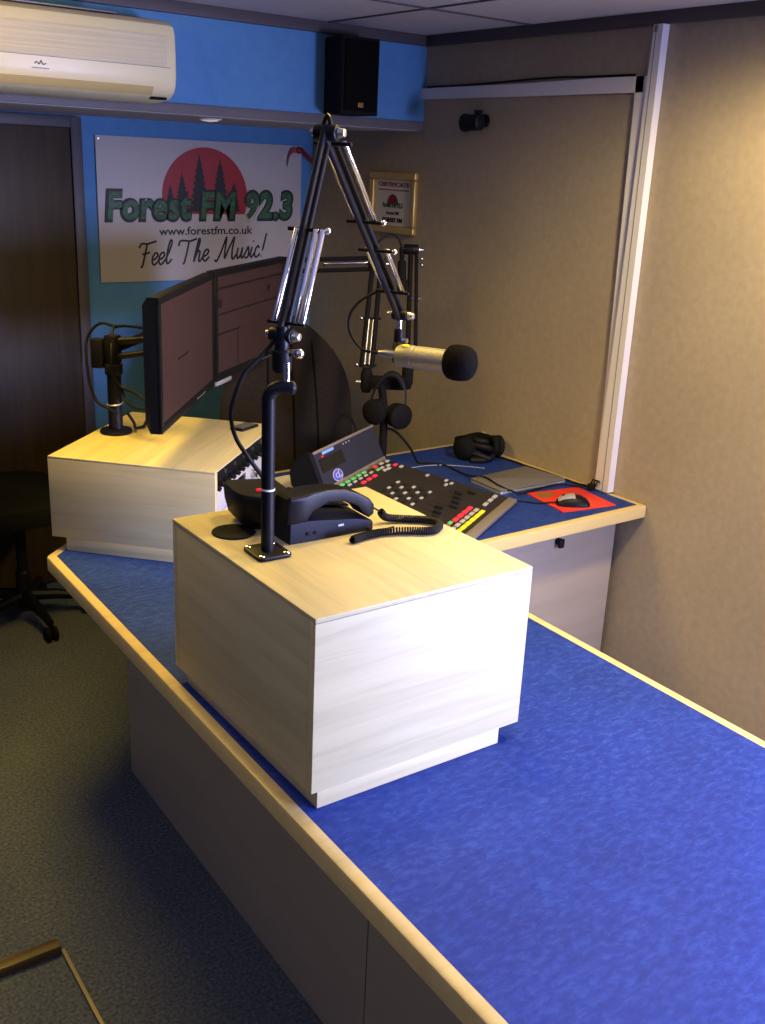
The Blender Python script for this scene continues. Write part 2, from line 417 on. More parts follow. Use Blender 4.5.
# ------------------------------------------------------------------ rear equipment box (under the monitors)
B = Matrix.Translation((.8427, 2.5456, 0)) @ Matrix.Rotation(-.8268, 4, 'Z')
bw, bd, y0, y1, yt = .4531, .5224, .7785, .9935, .9985
bxB = thing('equipment_box', 'pale wooden equipment box in the far corner of the desk, under the monitors', 'box', (B @ Vector((bw/2, bd/2, .74)))[:], -.8268)
obj('top_panel', G().bx((0, 0, y1), (bw, bd, yt), .0015, mtx=B), M['ash_y'], bxB)
obj('front_panel', G().bx((0, 0, y0), (bw, .018, y1-.0003), .001, mtx=B), M['ash_x'], bxB)
obj('side_panel', G().bx((0, .0182, y0), (.018, bd-.0182, y1-.0003), .001, mtx=B), M['ash_y'], bxB)
obj('back_panel', G().bx((0, bd-.018, y0), (bw, bd, y1-.0003), .001, mtx=B), M['ash_x'], bxB)
obj('base_panel', G().bx((.018, .018, y0), (bw-.003, bd-.018, y0+.012), .001, mtx=B), M['ash_x'], bxB)
obj('plinth', G().bx((.0365, .006, .7402), (bw-.04, bd-.006, y0), .001, mtx=B), M['ash_x'], bxB)
xr_ = bw-.02
pp = obj('patch_panel', G().bx((xr_-.004, .019, .928), (xr_, bd-.019, y1-.004), .001, mtx=B), M['dark'], bxB, label='black patch panel strip')
for k in range(12):
    j = .045+.0385*k
    g = G(); g.cyl((xr_, j, .943), (xr_+.012, j, .943), .008, n=12, mtx=B)
    g.cyl((xr_+.012, j, .943), (xr_+.02, j, .939), .006, n=10, mtx=B)
    obj('jack_plug', g, M['rubber'], pp)
    if k % 2 == 0: obj('socket', G().cyl((xr_, j+.01, .964), (xr_+.003, j+.01, .964), .006, n=12, mtx=B), M['steel'], pp)
rp = obj('rack_panel', G().bx((xr_-.004, .019, .861), (xr_, bd-.019, .926), .001, mtx=B), M['rackgrey'], bxB)
rq = obj('rack_panel', G().bx((xr_-.004, .019, .796), (xr_, bd-.019, .859), .001, mtx=B), M['rackgrey'], bxB)
obj('display', G().bx((xr_, .20, .872), (xr_+.002, .30, .912), .001, mtx=B), M['lcd'], rp)
obj('knob', G().cyl((xr_, .36, .893), (xr_+.016, .36, .893), .012, n=18, bev=.002, mtx=B), M['steel'], rp)
TB2 = .9985

# ------------------------------------------------------------------ air conditioner
AY = 3.068
ac = thing('air_conditioner', 'white wall mounted air conditioner at top left on the bulkhead', 'air conditioner', (1.04, YF, 1.9))
ax0, ax1 = .60, 1.478
# side profile (y, z): rounded front, tapered underside
prof = [(YF-.009, 2.125), (YF-.11, 2.128), (AY+.03, 2.118), (AY+.008, 2.105), (AY, 2.085), (AY-.004, 2.03), (AY-.004, 1.965), (AY+.002, 1.935), (AY+.012, 1.917),
        (AY+.035, 1.903), (AY+.10, 1.893), (YF-.02, 1.891), (YF-.009, 1.895)]
def xring(x, sc=1.0, inset=0):
    cy, cz = YF-.11, 2.005
    return [(x, cy+(y-cy)*sc, cz+(z-cz)*sc) for y, z in prof]
g = G(); g.rings([xring(ax0, .93), xring(ax0+.004, .975), xring(ax0+.014, 1), xring(ax1-.014, 1), xring(ax1-.004, .975), xring(ax1, .93)])
obj('casing', g, M['acwhite'], ac)
g = G(); g.rings([[(x, AY-.0065, 2.075), (x, AY-.0085, 2.03), (x, AY-.0085, 1.992), (x, AY+.004, 1.992), (x, AY+.004, 2.075)] for x in (ax0+.03, ax1-.035)])
obj('intake_grille', g, M['acgrille'], ac, label='fine ribbed grey white intake grille')
obj('front_seam', G().bx((ax0+.02, AY-.0055, 1.9885), (ax1-.02, AY, 1.990)), M['silver'], ac)
obj('top_grille', G().bx((ax0+.05, AY+.05, 2.126), (ax1-.16, YF-.03, 2.131), .001), M['silver'], ac)
g = G(); g.rings([[(x, AY-.001, 1.934), (x, AY+.008, 1.917), (x, AY+.016, 1.911), (x, AY+.030, 1.914), (x, AY+.018, 1.924), (x, AY+.008, 1.937)] for x in (ax0+.03, ax1-.075)])
obj('louvre_flap', g, M['acflap'], ac, label='yellowed outlet flap')
obj('outlet_gap', G().bx((ax1-.072, AY+.022, 1.900), (ax1-.022, AY+.045, 1.908), .002), M['matte'], ac)
lm = plane((1.065, AY-.0046, 1.967), (1, 0, 0), (0, 0, 1))
lg = G()
lg.tube(spl([(-.016, 0, 0), (-.010, .006, 0), (-.003, 0, 0), (.002, .010, 0), (.007, 0, 0), (.016, .003, 0)], 4), .0016, 6, mtx=lm)
lg.bx((-.024, -.011, 0), (.024, -.009, .001), mtx=lm)
obj('maker_badge', lg, M['silver'], ac)

# ------------------------------------------------------------------ loudspeaker on the bulkhead
SY = 3.125
sp = thing('loudspeaker', 'black loudspeaker mounted on the blue bulkhead', 'speaker', (2.18, YF, 1.90))
g = G(); g.prism([(2.135, YF-.009), (2.112, SY+.012), (2.118, SY), (2.270, SY), (2.276, SY+.012), (2.266, YF-.009)], 1.903, 2.150, bev=.003)
obj('cabinet', g, M['matte'], sp)
g = G(); g.bx((2.126, SY-.006, 1.915), (2.262, SY, 2.140), .004)
obj('grille', g, M['foam'], sp)
obj('badge', G().bx((2.182, SY-.008, 1.926), (2.204, SY-.006, 1.942), .001), M['orange'], sp, label='small orange badge')

# ------------------------------------------------------------------ small black spotlight on the right wall
cm = thing('wall_camera', 'small black camera on a bracket high on the beige wall', 'camera', (XR, 2.925, 1.90))
g = G(); g.cyl((XR, 2.915, 1.905), (XR-.012, 2.915, 1.905), .022); g.tube(spl([(XR-.01, 2.915, 1.905), (XR-.035, 2.91, 1.925), (XR-.055, 2.915, 1.918)]), .006, 8)
obj('bracket', g, M['dark'], cm)
g = G(); g.lathe([(0, .020), (.005, .027), (.060, .028), (.068, .031), (.080, .031), (.082, .024)], (XR-.05, 2.880, 1.898), (-.12, 1, -.03), 20)
obj('housing', g, M['dark'], cm)
obj('lens', G().lathe([(0, .022), (.004, .016), (.006, .001)], (XR-.0598, 2.961, 1.8955), (-.12, 1, -.03), 16), M['darkgloss'], cm)
obj('aerial_fin', G().box((XR-.055, 2.895, 1.932), (.010, .035, .012), .2, .004), M['dark'], cm)

# ------------------------------------------------------------------ station sign
def S(px, py): return (1.8716+(px-162)*.00463, YB, 1.5472+(205-py)*.0039+(px-162)*.00006)
sg = thing('station_sign', 'white radio station sign board on the blue back wall', 'sign', (2.063, YB, 1.245))
obj('board', G().bx((1.5965, YB-.010, 1.245), (2.5298, YB, 1.803), .001), M['board'], sg)
for x, z in ((1.608, 1.79), (1.61, 1.258), (2.517, 1.79), (2.517, 1.258)):
    obj('fixing_screw', G().cyl((x, YB-.010, z), (x, YB-.012, z), .004, n=10), M['steel'], sg)
FY = YB-.010
def sm(px, py, dy=0):
    c = S(px, py); return plane((c[0], FY-dy, c[2]), (1, 0, .012), (0, 0, 1))
sc = S(203.5, 197); R_ = .196
pts = [(R_*cos(a), R_*sin(a)) for a in [radians(-20+220*k/40) for k in range(41)]]
obj('sun_disc', G().prism(pts, 0, .0012, mtx=plane((sc[0], FY, sc[2]), (1, 0, 0), (0, 0, 1))), M['red'], sg, smooth=0, label='red sun disc')
def fir(px, top, base, w):
    x, _, zt = S(px, top); _, _, zb = S(px, base); h = zt-zb; L = []; n_ = 9
    for k in range(n_):
        t = k/n_; hw = w*(.06+.94*t**.85)
        L.append((hw*(1.0), h*(1-t-.6/n_))); L.append((hw*.62+.002, h*(1-t-.95/n_)))
    pr = [(0, h)]+L+[(w*.15, 0)]
    poly = [(-a, b) for a, b in pr[::-1]][:-1]+pr[0:]
    return G().prism(poly, 0, .0026, mtx=plane((x, FY, zb), (1, 0, 0), (0, 0, 1)))
for px, tp, w in ((169, 184, .030), (180.5, 172, .042), (197.5, 153, .054), (218, 157, .054), (232, 181, .034)):
    obj('fir_tree', fir(px, tp, 212, w), M['ink'], sg, smooth=0, label='black fir tree silhouette')
# lettering: dark drop shadow, then green letters
def letters(name, body, x0, x1, y0_, y1_, mat, dy=0, **k):
    me = fit_text(body, (x1-x0)*.00463, (y1_-y0_)*.0039, sm((x0+x1)/2, (y0_+y1_)/2, dy), **k)
    return mesh_obj(name, me, mat, sg)
letters('lettering_shadow', 'Forest FM 92.3', 107.5, 295.5, 188.5, 223.5, M['ink'], .0026, offset=.075, shear=.12, spacing=1.06)
letters('station_name_lettering', 'Forest FM 92.3', 110, 293.5, 191.5, 220, M['green'], .0042, offset=.035, shear=.12, spacing=1.09)
letters('web_address_lettering', 'www.forestfm.co.uk', 157.5, 251.5, 227, 235.5, M['ink'], .0002, offset=.012)
# handwritten slogan, one continuous part drawn as pen strokes
ST = {
 'F': (1.12, [[(-.35, 1.5), (-.1, 1.85), (.5, 1.82), (1.35, 2.0)], [(.45, 1.85), (.34, 1.0), (.2, 0), (.02, -.15)], [(.05, .95), (.45, 1.0), (.8, 1.1)]]),
 'e': (.68, [[(-.05, .4), (.3, .5), (.52, .78), (.4, 1.0), (.15, .9), (.0, .5), (.08, .12), (.3, 0), (.68, .35)]]),
 'l': (.62, [[(0, .35), (.35, 1.2), (.48, 1.85), (.32, 2.0), (.16, 1.4), (.1, .5), (.2, .05), (.4, .08), (.65, .4)]]),
 'T': (1.25, [[(-.55, 1.45), (-.45, 1.85), (0, 1.9), (.6, 1.82), (1.3, 2.0)], [(.5, 1.85), (.42, 1.0), (.25, 0), (.1, -.1)]]),
 'h': (.95, [[(.0, .3), (.35, 1.3), (.42, 1.85), (.28, 1.95), (.14, 1.2), (.0, 0), (.15, .55), (.4, .95), (.55, .8), (.5, .25), (.62, 0), (.95, .4)]]),
 'M': (1.9, [[(-.55, .05), (-.3, -.1), (.05, .6), (.45, 1.85), (.52, 1.85), (.5, 1.0), (.55, .1), (.9, .95), (1.32, 1.85), (1.38, 1.8), (1.3, .8), (1.4, .05), (1.6, .05), (1.85, .4)]]),
 'u': (.9, [[(.05, .95), (0, .35), (.15, 0), (.4, .3), (.55, .95), (.5, .3), (.62, 0), (.9, .4)]]),
 's': (.62, [[(-.05, .3), (.15, .7), (.3, 1.0), (.4, .55), (.36, .1), (.12, 0), (.0, .15)], [(.3, .02), (.62, .4)]]),
 'i': (.45, [[(.1, .95), (.02, .35), (.15, 0), (.45, .4)], [(.17, 1.4), (.22, 1.5)]]),
 'c': (.7, [[(.5, .8), (.32, 1.0), (.08, .7), (.06, .2), (.28, 0), (.68, .3)]]),
 '!': (.5, [[(.42, 2.1), (.2, .55)], [(.1, .0), (.13, .1)]]),
 ' ': (1.15, [])}
g = G(); cur = 0; strokes = []
for ch in 'Feel The Music!':
    w, ss = ST[ch]
    for s in ss: strokes.append([(cur+x+.22*y, y) for x, y in s])
    cur += w
xs = [x for s in strokes for x, y in s]; ys = [y for s in strokes for x, y in s]
wk = (268-139)*.00463/(max(xs)-min(xs)); hk = 27*.0039/(max(ys)-min(ys))
sm0 = sm(139, 266)
rot = Matrix.Rotation(radians(2.2), 4, 'Z')
for s in strokes:
    p = spl([((x-min(xs))*wk, y*hk, 0) for x, y in s], 5)
    g.tube(p, .0046, 6, mtx=sm0 @ rot @ Matrix.Diagonal((1, 1, .35, 1)))
obj('slogan_lettering', g, M['ink'], sg)
# red ribbon on the sign's top right corner
g = G()
rp_ = spl([(2.452, 4.024, 1.725), (2.462, 4.022, 1.765), (2.478, 4.021, 1.783), (2.502, 4.018, 1.785), (2.522, 4.02, 1.786), (2.545, 4.024, 1.768), (2.566, 4.026, 1.755), (2.583, 4.028, 1.742)], 5)
g.rings([[(p.x, p.y-.003, p.z-.011), (p.x, p.y+.001, p.z-.011), (p.x, p.y+.001, p.z+.011), (p.x, p.y-.003, p.z+.011)] for p in rp_])
g.ball((2.508, 4.016, 1.784), (.016, .010, .014))
tag(obj('ribbon', g, M['ribbon']), 'dark red ribbon on the top right corner of the sign', 'ribbon')

# ------------------------------------------------------------------ framed certificate on the right wall
cf = thing('framed_certificate', 'gold framed certificate on the beige wall', 'picture frame', (XR, 3.426, 1.483))
ca, cb, cz0, cz1, fwid = 3.275, 3.578, 1.482, 1.718, .03
for nm, a, b in (('frame_rail', (ca, cz1-fwid), (cb, cz1)), ('frame_rail', (ca, cz0), (cb, cz0+fwid)), ('frame_stile', (ca, cz0+fwid), (ca+fwid, cz1-fwid)), ('frame_stile', (cb-fwid, cz0+fwid), (cb, cz1-fwid))):
    obj(nm, G().bx((XR-.022, a[0], a[1]), (XR, b[0], b[1]), .006), M['gold'], cf)
obj('paper', G().bx((XR-.008, ca+fwid-.002, cz0+fwid-.002), (XR-.002, cb-fwid+.002, cz1-fwid+.002)), M['paper'], cf)
cp = lambda y, z: plane((XR-.0082, y, z), (0, -1, 0), (0, 0, 1))
cmid = (ca+cb)/2
mesh_obj('heading_lettering', fit_text('CERTIFICATE', .205, .016, cp(cmid, 1.669), offset=.02), M['ribbon'], cf)
obj('heading_rule', G().bx((-.10, -.002, 0), (.10, .002, .0012), mtx=cp(cmid, 1.648)), M['ribbon'], cf)
pts = [(.036*cos(a), .040*sin(a)) for a in [pi*k/16 for k in range(17)]]
obj('sun_emblem', G().prism(pts, 0, .0014, mtx=cp(cmid+.002, 1.592)), M['ribbon'], cf, smooth=0)
mesh_obj('station_lettering', fit_text('Forest FM 92.3', .13, .020, cp(cmid+.002, 1.590), offset=.03), M['green'], cf)
mesh_obj('award_lettering', fit_text('Forest FM', .08, .013, cp(cmid, 1.560), offset=.01), M['ink'], cf)
mesh_obj('name_lettering', fit_text('FOREST FM', .13, .017, cp(cmid, 1.533), offset=.04), M['ink'], cf)

# ------------------------------------------------------------------ cable trunking on the right wall
tk = thing('cable_trunking', 'white vertical cable trunking from ceiling to desk on the beige wall', 'cable trunking', (XR, 2.18, .745))
g = G(); g.rings([[(XR-.030, 2.146, z0_), (XR-.001, 2.146, z0_), (XR-.001, y1_, z0_), (XR-.030, y1_, z0_)] for z0_, y1_ in ((.745, 2.205), (1.25, 2.194), (ZT, 2.180))])
obj('duct', g, M['white'], tk)
obj('cover_seam', G().bx((XR-.0312, 2.168, .745), (XR-.030, 2.170, ZT-.02)), M['silver'], tk)
obj('end_clip', G().bx((XR-.0335, 2.163, ZT-.022), (XR-.030, 2.174, ZT-.002), .001), M['silver'], tk)
tk2 = thing('cable_trunking', 'white trunking running level across the beige wall, then down beside the taller duct', 'cable trunking', (XR, 2.7, 1.98))
g = G(); g.rings([[(XR-.016, y, za), (XR-.001, y, za), (XR-.001, y, zb), (XR-.016, y, zb)] for y, za, zb in ((3.30, 1.981, 2.019), (2.72, 1.981, 2.021), (2.40, 1.982, 2.027), (2.205, 1.982, 2.027))])
obj('level_run', g, M['white'], tk2)
g = G(); g.rings([[(XR-.016, 2.195, z), (XR-.001, 2.195, z), (XR-.001, y_, z), (XR-.016, y_, z)] for z, y_ in ((.745, 2.214), (2.027, 2.236))])
obj('upright_run', g, M['white'], tk2)
pts = spl([(XR-.006, 3.25, 2.024), (XR-.006, 2.95, 2.027), (XR-.006, 2.62, 2.036), (XR-.006, 2.45, 2.034), (XR-.006, 2.25, 2.033)])
obj('loose_cable', G().tube(pts, .003, 6), M['rubber'], tk2)
# plug at the trunking foot
pg = thing('power_plug', 'black plug and cable ends at the foot of the white trunking', 'plug', (2.555, 2.20, .741))
g = G(); g.box((2.548, 2.205, .752), (.022, .022, .022), .2, .003)
obj('plug_body', g, M['rubber'], pg)
g = G()
for k, dy in enumerate((-.012, -.003, .008)): g.tube(spl([(2.548, 2.200+dy, .760), (2.553, 2.196+dy, .778), (2.558, 2.190+dy, .772)]), .0024, 6)
obj('cable_ends', g, M['rubber'], pg)
tag(obj('cable_clip', G().lathe([(0, .010), (.008, .012), (.014, .008), (.018, .002)], (XR, 2.795, .79), (-1, 0, 0), 12), M['cream']), 'tiny cream cable clip on the wall above the black headphones', 'clip')

# ------------------------------------------------------------------ downlight in the bulkhead underside
dl = thing('downlight', 'small round downlight in the bulkhead underside', 'ceiling light', (1.79, 3.458, ZB-.002))
obj('trim_ring', G().lathe([(0, .042), (.004, .040), (.005, .034)], (1.79, 3.458, ZB-.002), (0, 0, -1), 28), M['white'], dl)
obj('lamp_glass', G().lathe([(0, .032), (.003, .028), (.006, .004)], (1.79, 3.458, ZB-.007), (0, 0, -1), 24), M['lamp'], dl)

# ------------------------------------------------------------------ microphone booms
def frame_of(p0, p1):
    d = (Vector(p1)-Vector(p0)).normalized(); side = d.cross(Vector((0, 0, 1)))
    side = side.normalized() if side.length > 1e-4 else Vector((1, 0, 0)); return d, side, side.cross(d)
def boom_arm(parent, name, p0, p1, springs, gap=.010, r=.0056, lat=.024, up=.014, double=False, rodmat='tubeblack'):
    p0 = Vector(p0); p1 = Vector(p1); d, s, u = frame_of(p0, p1); L_ = (p1-p0).length
    o_ = None
    for k in (-1, 1):
        g = G(); g.cyl(p0+u*gap*k, p1+u*gap*k, r, n=12)
        q = obj('arm_rod', g, M[rodmat], parent); o_ = o_ or q
    for a, b in springs:
        for k, e in ((-1, 0), (1, 0), (1, .013)):
            if e and not double: continue
            lk = lat*k if k > 0 else -lat*.80
            c0 = p0+d*L_*a+s*(lk+e*k)+u*up*.3; c1 = p0+d*L_*b+s*(lk*(1 if k > 0 else .72)+e*k)+u*up*.3
            obj('spring_tube', G().cyl(c0, c1, .0050, n=14, bev=.001), M['chrome'], parent)
        for t in (a, b):
            c = p0+d*L_*t
            g = G(); g.cyl(c-s*(lat+.010), c+s*(lat+.016), .0035, n=10)
            obj('cross_bolt', g, M['tubeblack'], parent)
        c = p0+d*L_*(b if a < .4 else a)+s*(lat+.020)
        obj('wing_nut', G().ball(c, .006, u=12, v=8), M['chrome'], parent)
    return o_
def elbow(parent, c, s, rad=.016, w=.03):
    c = Vector(c); s = Vector(s).normalized()
    g = G(); g.cyl(c-s*w, c+s*w, rad, n=18, bev=.003)
    e = obj('elbow_joint', g, M['tubeblack'], parent)
    obj('clamp_knob', G().cyl(c+s*w, c+s*(w+.014), .009, .007, n=12, bev=.002), M['steel'], e)
    obj('clamp_knob', G().cyl(c-s*w, c-s*(w+.010), .007, .006, n=12, bev=.002), M['steel'], e)

# boom 1 : stands on the front box
b1 = thing('microphone_boom', 'black sprung microphone boom bolted to the front wooden box', 'microphone stand', (.868, 1.474, TB))
pc = Vector((.868, 1.474, TB+.0004))
mtx = Matrix.Translation(pc) @ Matrix.Rotation(-.05, 4, 'Z')
bp_ = obj('base_plate', G().prism(rrect(.066, .072, .012), 0, .007, mtx=mtx, bev=.002), M['tubeblack'], b1)
for sx_ in (-1, 1):
    for sy_ in (-1, 1):
        obj('screw', G().lathe([(0, .0058), (.0015, .0055), (.003, .003)], mtx @ Vector((sx_*.024, sy_*.027, .007)), (0, 0, 1), 12), M['chrome'], bp_)
az = Vector((.80, -.60, 0)).normalized()
pr_ = .0118
path = [pc+Vector((0, 0, .006)), pc+Vector((0, 0, .10)), pc+Vector((0, 0, .20)), pc+Vector((0, 0, .278))]
for k in range(1, 9):
    a = pi/2*k/8; path.append(pc+Vector((0, 0, .278))+az*(.022*(1-cos(a)))+Vector((0, 0, .022*sin(a))))
path.append(path[-1]+az*.016)
obj('pole', G().tube(path, pr_, 18), M['tubeblack'], b1, label='dark upright pole with a bent top')
tip = path[-1]
obj('end_cap', G().ball(tip, (.0095, .0095, .0125)), M['tubeblack'], b1)
sb = pc+az*.030+Vector((0, 0, .302))
obj('spigot', G().cyl(sb, sb+Vector((0, 0, .040)), .0058, n=14), M['chrome'], b1, label='chrome spigot')
obj('collar', G().cyl(pc+Vector((0, 0, .118)), pc+Vector((0, 0, .1215)), .0125, n=18), M['white'], b1, label='white band around the pole')
p_b = Vector((.9136, 1.5085, 1.464)); 
sb = Vector((p_b.x-.003, p_b.y-.006, 1.388))
p_e = Vector((1.0353, 1.5694, 1.7942)); p_m = Vector((1.3251, 1.7144, 1.4500))
obj('swivel_block', G().lathe([(0, .015), (.004, .0175), (.035, .0175), (.040, .013), (.060, .012), (.078, .010)], (sb.x, sb.y, 1.402), (0, 0, 1), 18), M['tubeblack'], b1)
boom_arm(b1, 'lower', p_b, p_e, [(.06, .52)], double=True)
d1, s1, u1 = frame_of(p_b, p_e)
elbow(b1, p_b, s1, .013, .022)
obj('wing_nut', G().ball(p_b+s1*.035+Vector((0, 0, -.028)), .009, u=12, v=8), M['chrome'], b1)
obj('clamp_bolt', G().cyl(p_b+s1*.010+Vector((0, 0, -.028)), p_b+s1*.034+Vector((0, 0, -.028)), .006, n=12), M['steel'], b1)
elbow(b1, p_e, s1, .014, .022)
obj('elbow_hoop', G().tube(spl([p_e+s1*-.012, p_e+Vector((0, 0, .028)), p_e+s1*.012], 6), .004, 8), M['tubeblack'], b1)
boom_arm(b1, 'upper', p_e, p_m, [(.05, .44), (.60, .85)])
elbow(b1, p_m, s1, .011, .018)
# microphone
mic = thing('microphone', 'champagne studio microphone with black foam windscreen on the front boom', 'microphone', (1.3078, 1.6961, 1.3703))
mrear = Vector((1.3078, 1.6961, 1.3705)); maxis = Vector((1.3685-1.3078, 1.5583-1.6961, .002)).normalized()
obj('spigot', G().cyl(p_m+Vector((-.001, -.001, -.006)), p_m+Vector((-.002, -.002, -.030)), .0058, n=12), M['chrome'], mic)
g = G(); g.cyl(p_m+Vector((-.002, -.002, -.028)), p_m+Vector((-.004, -.004, -.062)), .0105, n=14, bev=.002); g.cyl(p_m+Vector((-.004, -.004, -.060)), mrear+maxis*.004+Vector((0, 0, -.012)), .012, .014, n=14)
obj('yoke', g, M['tubeblack'], mic)
obj('clamp_knob', G().cyl(p_m+Vector((-.004, -.004, -.052))-s1*.0, p_m+Vector((-.004, -.004, -.052))+s1*.02, .006, n=10), M['chrome'], mic)
mb = obj('body', G().lathe([(0, .012), (.003, .020), (.010, .0235), (.040, .0235), (.041, .0225), (.044, .0225), (.045, .0232), (.122, .0232), (.123, .018)], mrear, maxis, 28), M['champagne'], mic)
g = G()
for k in range(12): g.lathe([(0, .0234), (.0012, .0238), (.0024, .0234)], mrear+maxis*(.050+.0055*k), maxis, 28)
obj('slot_rings', g, M['champagne'], mb)
obj('windscreen', G().lathe([(0, .020), (.002, .029), (.008, .0345), (.018, .0366), (.034, .0366), (.047, .0345), (.055, .029), (.060, .020), (.062, .006)], mrear+maxis*.117, maxis, 28), M['foam'], mic, label='black foam windscreen')
mt = maxis.cross(Vector((0, 0, 1))).normalized()
toc = (Vector((0, 0, .9))-mt*-.35).normalized()
side_up = Vector((-.25, -.2, .95)); side_up = (side_up-maxis*side_up.dot(maxis)).normalized()
obj('badge', G().box((0, 0, 0), (.014, .010, .0025), 0, .001, mtx=plane(mrear+maxis*.024+side_up*.0238, maxis, maxis.cross(side_up)*-1)), M['yellow'], mb, label='bright yellow mark')
obj('connector', G().lathe([(0, .006), (.004, .009), (.030, .0085), (.045, .005)], mrear+maxis*.002, -maxis+Vector((-.06, .0, .01)), 14), M['steel'], mic)
pts = [(1.2940, 1.7330, 1.3680), (1.2741, 1.7755, 1.3721), (1.2593, 1.801, 1.4052), (1.2592, 1.803, 1.4409), (1.2692, 1.7824, 1.4725), (1.2872, 1.7514, 1.4943), (1.2950, 1.715, 1.5100)]  # points of this and the next cable taken from image pixels at chosen depths
pts += [tuple(p_e.lerp(p_m, t)+Vector((0, 0, -.018))) for t in (.72, .5, .25)]
tag(obj('microphone_cable', G().tube(spl(pts), .0032, 8), M['rubber']), 'black cable looping from the rear of the champagne microphone', 'cable')
pts = [(.9202, 1.5164, 1.4711), (.8795, 1.5169, 1.4309), (.8516, 1.5258, 1.4022), (.8317, 1.5248, 1.3644), (.8256, 1.5278, 1.3295), (.8356, 1.5287, 1.2874), (.8587, 1.5204, 1.2468), (.8874, 1.5209, 1.2058), (.902, 1.540, 1.165), (.905, 1.550, 1.130)]
tag(obj('boom_cable', G().tube(spl(pts), .0040, 8), M['rubber']), 'black cable hanging in a curve left of the front boom pole', 'cable')

# booms 2 and 3 : at the far side of the desk
b2 = thing('microphone_boom', 'far black boom behind the console with its upper arm stretched out level', 'microphone stand', (2.108, 2.79, .74))
pc2 = Vector((2.108, 2.79, .7402)); bl = Vector((2.076, 2.886, 1.019)); br2 = Vector((2.205, 2.790, 1.022)); bd3 = (br2-bl).normalized()  # boom points taken from image pixels at one depth, then scaled about the camera
obj('base_plate', G().lathe([(0, .036), (.006, .036), (.010, .024)], pc2, (0, 0, 1), 24), M['matte'], b2)
top2 = bl.lerp(br2, .42)
obj('pole', G().tube(spl([pc2+Vector((0, 0, .004)), pc2+Vector((.001, .002, .12)), pc2+Vector((.006, .012, .20)), top2]), .014, 16), M['matte'], b2)
g = G(); g.box(bl.lerp(br2, .47), ((br2-bl).length*.96, .030, .046), math.atan2(bd3.y, bd3.x), .007)
obj('cross_bracket', g, M['matte'], b2)
obj('swivel_block', G().lathe([(-.035, .015), (-.02, .021), (.03, .021), (.05, .015)], bl+bd3*.016, (0, 0, 1), 18), M['matte'], b2)
obj('clamp_knob', G().cyl(bl-bd3*.004, bl-bd3*.022, .010, .008, n=14, bev=.002), M['steel'], b2)
hub = Vector((2.095, 2.888, 1.070)); e2 = Vector((2.182, 2.970, 1.415))
d2, s2, u2 = frame_of(hub, e2)
vv = Vector((.80, -.60, 0))
for k in (-1, 1):
    obj('arm_rod', G().cyl(hub+vv*.018*k, e2+vv*.014*k, .0088, n=12), M['matte'], b2)
for k in (-.45, .42): obj('spring_tube', G().cyl(hub.lerp(e2, .02)+vv*.018*k, hub.lerp(e2, .46)+vv*.018*k, .004, n=12), M['steel'], b2)
for t in (.02, .47):
    c = hub.lerp(e2, t); obj('cross_bolt', G().cyl(c-vv*.034, c+vv*.034, .0045, n=10), M['matte'], b2)
    obj('wing_nut', G().ball(c-vv*.034, .0075, u=12, v=8), M['chrome'], b2)
elbow(b2, e2, vv, .020, .030)
e2b = Vector((1.945, 3.118, 1.397))
boom_arm(b2, 'upper', e2, e2b, [(.12, .66)], gap=.019, r=.0075, lat=.004, rodmat='matte')
obj('end_joint', G().ball(e2b, .020, u=14, v=10), M['matte'], b2)
b3 = thing('microphone_boom', 'far black boom folded upright beside the level one, right of it', 'microphone stand', (2.205, 2.79, 1.02))
h3 = Vector((2.2085, 2.8024, 1.062)); t3 = Vector((2.2885, 2.9174, 1.466))
obj('swivel_block', G().lathe([(-.050, .012), (-.03, .020), (.02, .020), (.045, .014)], h3+Vector((0, -.004, -.012)), (0, 0, 1), 18), M['matte'], b3)
obj('arm_rod', G().cyl(h3, t3, .0088, n=12), M['matte'], b3)
obj('arm_rod', G().cyl(h3+vv*.026+Vector((0, 0, .07)), t3+vv*.020, .0068, n=12), M['matte'], b3)
obj('spring_tube', G().cyl(h3.lerp(t3, .25)+vv*.026, h3.lerp(t3, .58)+vv*.026, .0055, n=12), M['champagne'], b3)
for t in (.60,): 
    c = h3.lerp(t3, t); obj('cross_bolt', G().cyl(c-vv*.008, c+vv*.042, .0042, n=10), M['steel'], b3)
elbow(b3, t3, vv, .018, .026)
for dz in (0, -.030, -.052):
    obj('wing_nut', G().ball(t3+vv*.040+Vector((0, 0, dz)), .0080, u=12, v=8), M['steel'], b3)
hg = Vector((2.2642, 2.9381, 1.470)); hg2 = Vector((2.2399, 2.8943, 1.3304))
g = G(); g.tube([hg, hg.lerp(hg2, .3), hg.lerp(hg2, .32), hg.lerp(hg2, .75), hg.lerp(hg2, .78), hg2], [.009, .009, .015, .015, .019, .017], 14)
obj('hanging_swivel', g, M['matte'], b3)
obj('swivel_pin', G().cyl(t3-vv*.02, hg+Vector((0, 0, -.006)), .008, n=12), M['steel'], b3)
pts = [hg+Vector((0, 0, .0)), hg+Vector((-.012, .01, .035)), hg+Vector((-.045, .02, .040)), hg+Vector((-.085, .03, .012)), hg+Vector((-.10, .03, -.05))]
tag(obj('boom_cable', G().tube(spl(pts), .0042, 8), M['rubber']), 'thin black cable arching over the top of the folded far boom', 'cable')
pts = [(2.112, 2.772, .875), (2.150, 2.765, .855), (2.195, 2.745, .80), (2.225, 2.735, .7465), (2.25, 2.71, .7445), (2.28, 2.68, .7442)]
tag(obj('boom_cable', G().tube(spl(pts), .0048, 8), M['rubber']), 'black cable dropping from the far booms to the blue desk', 'cable')
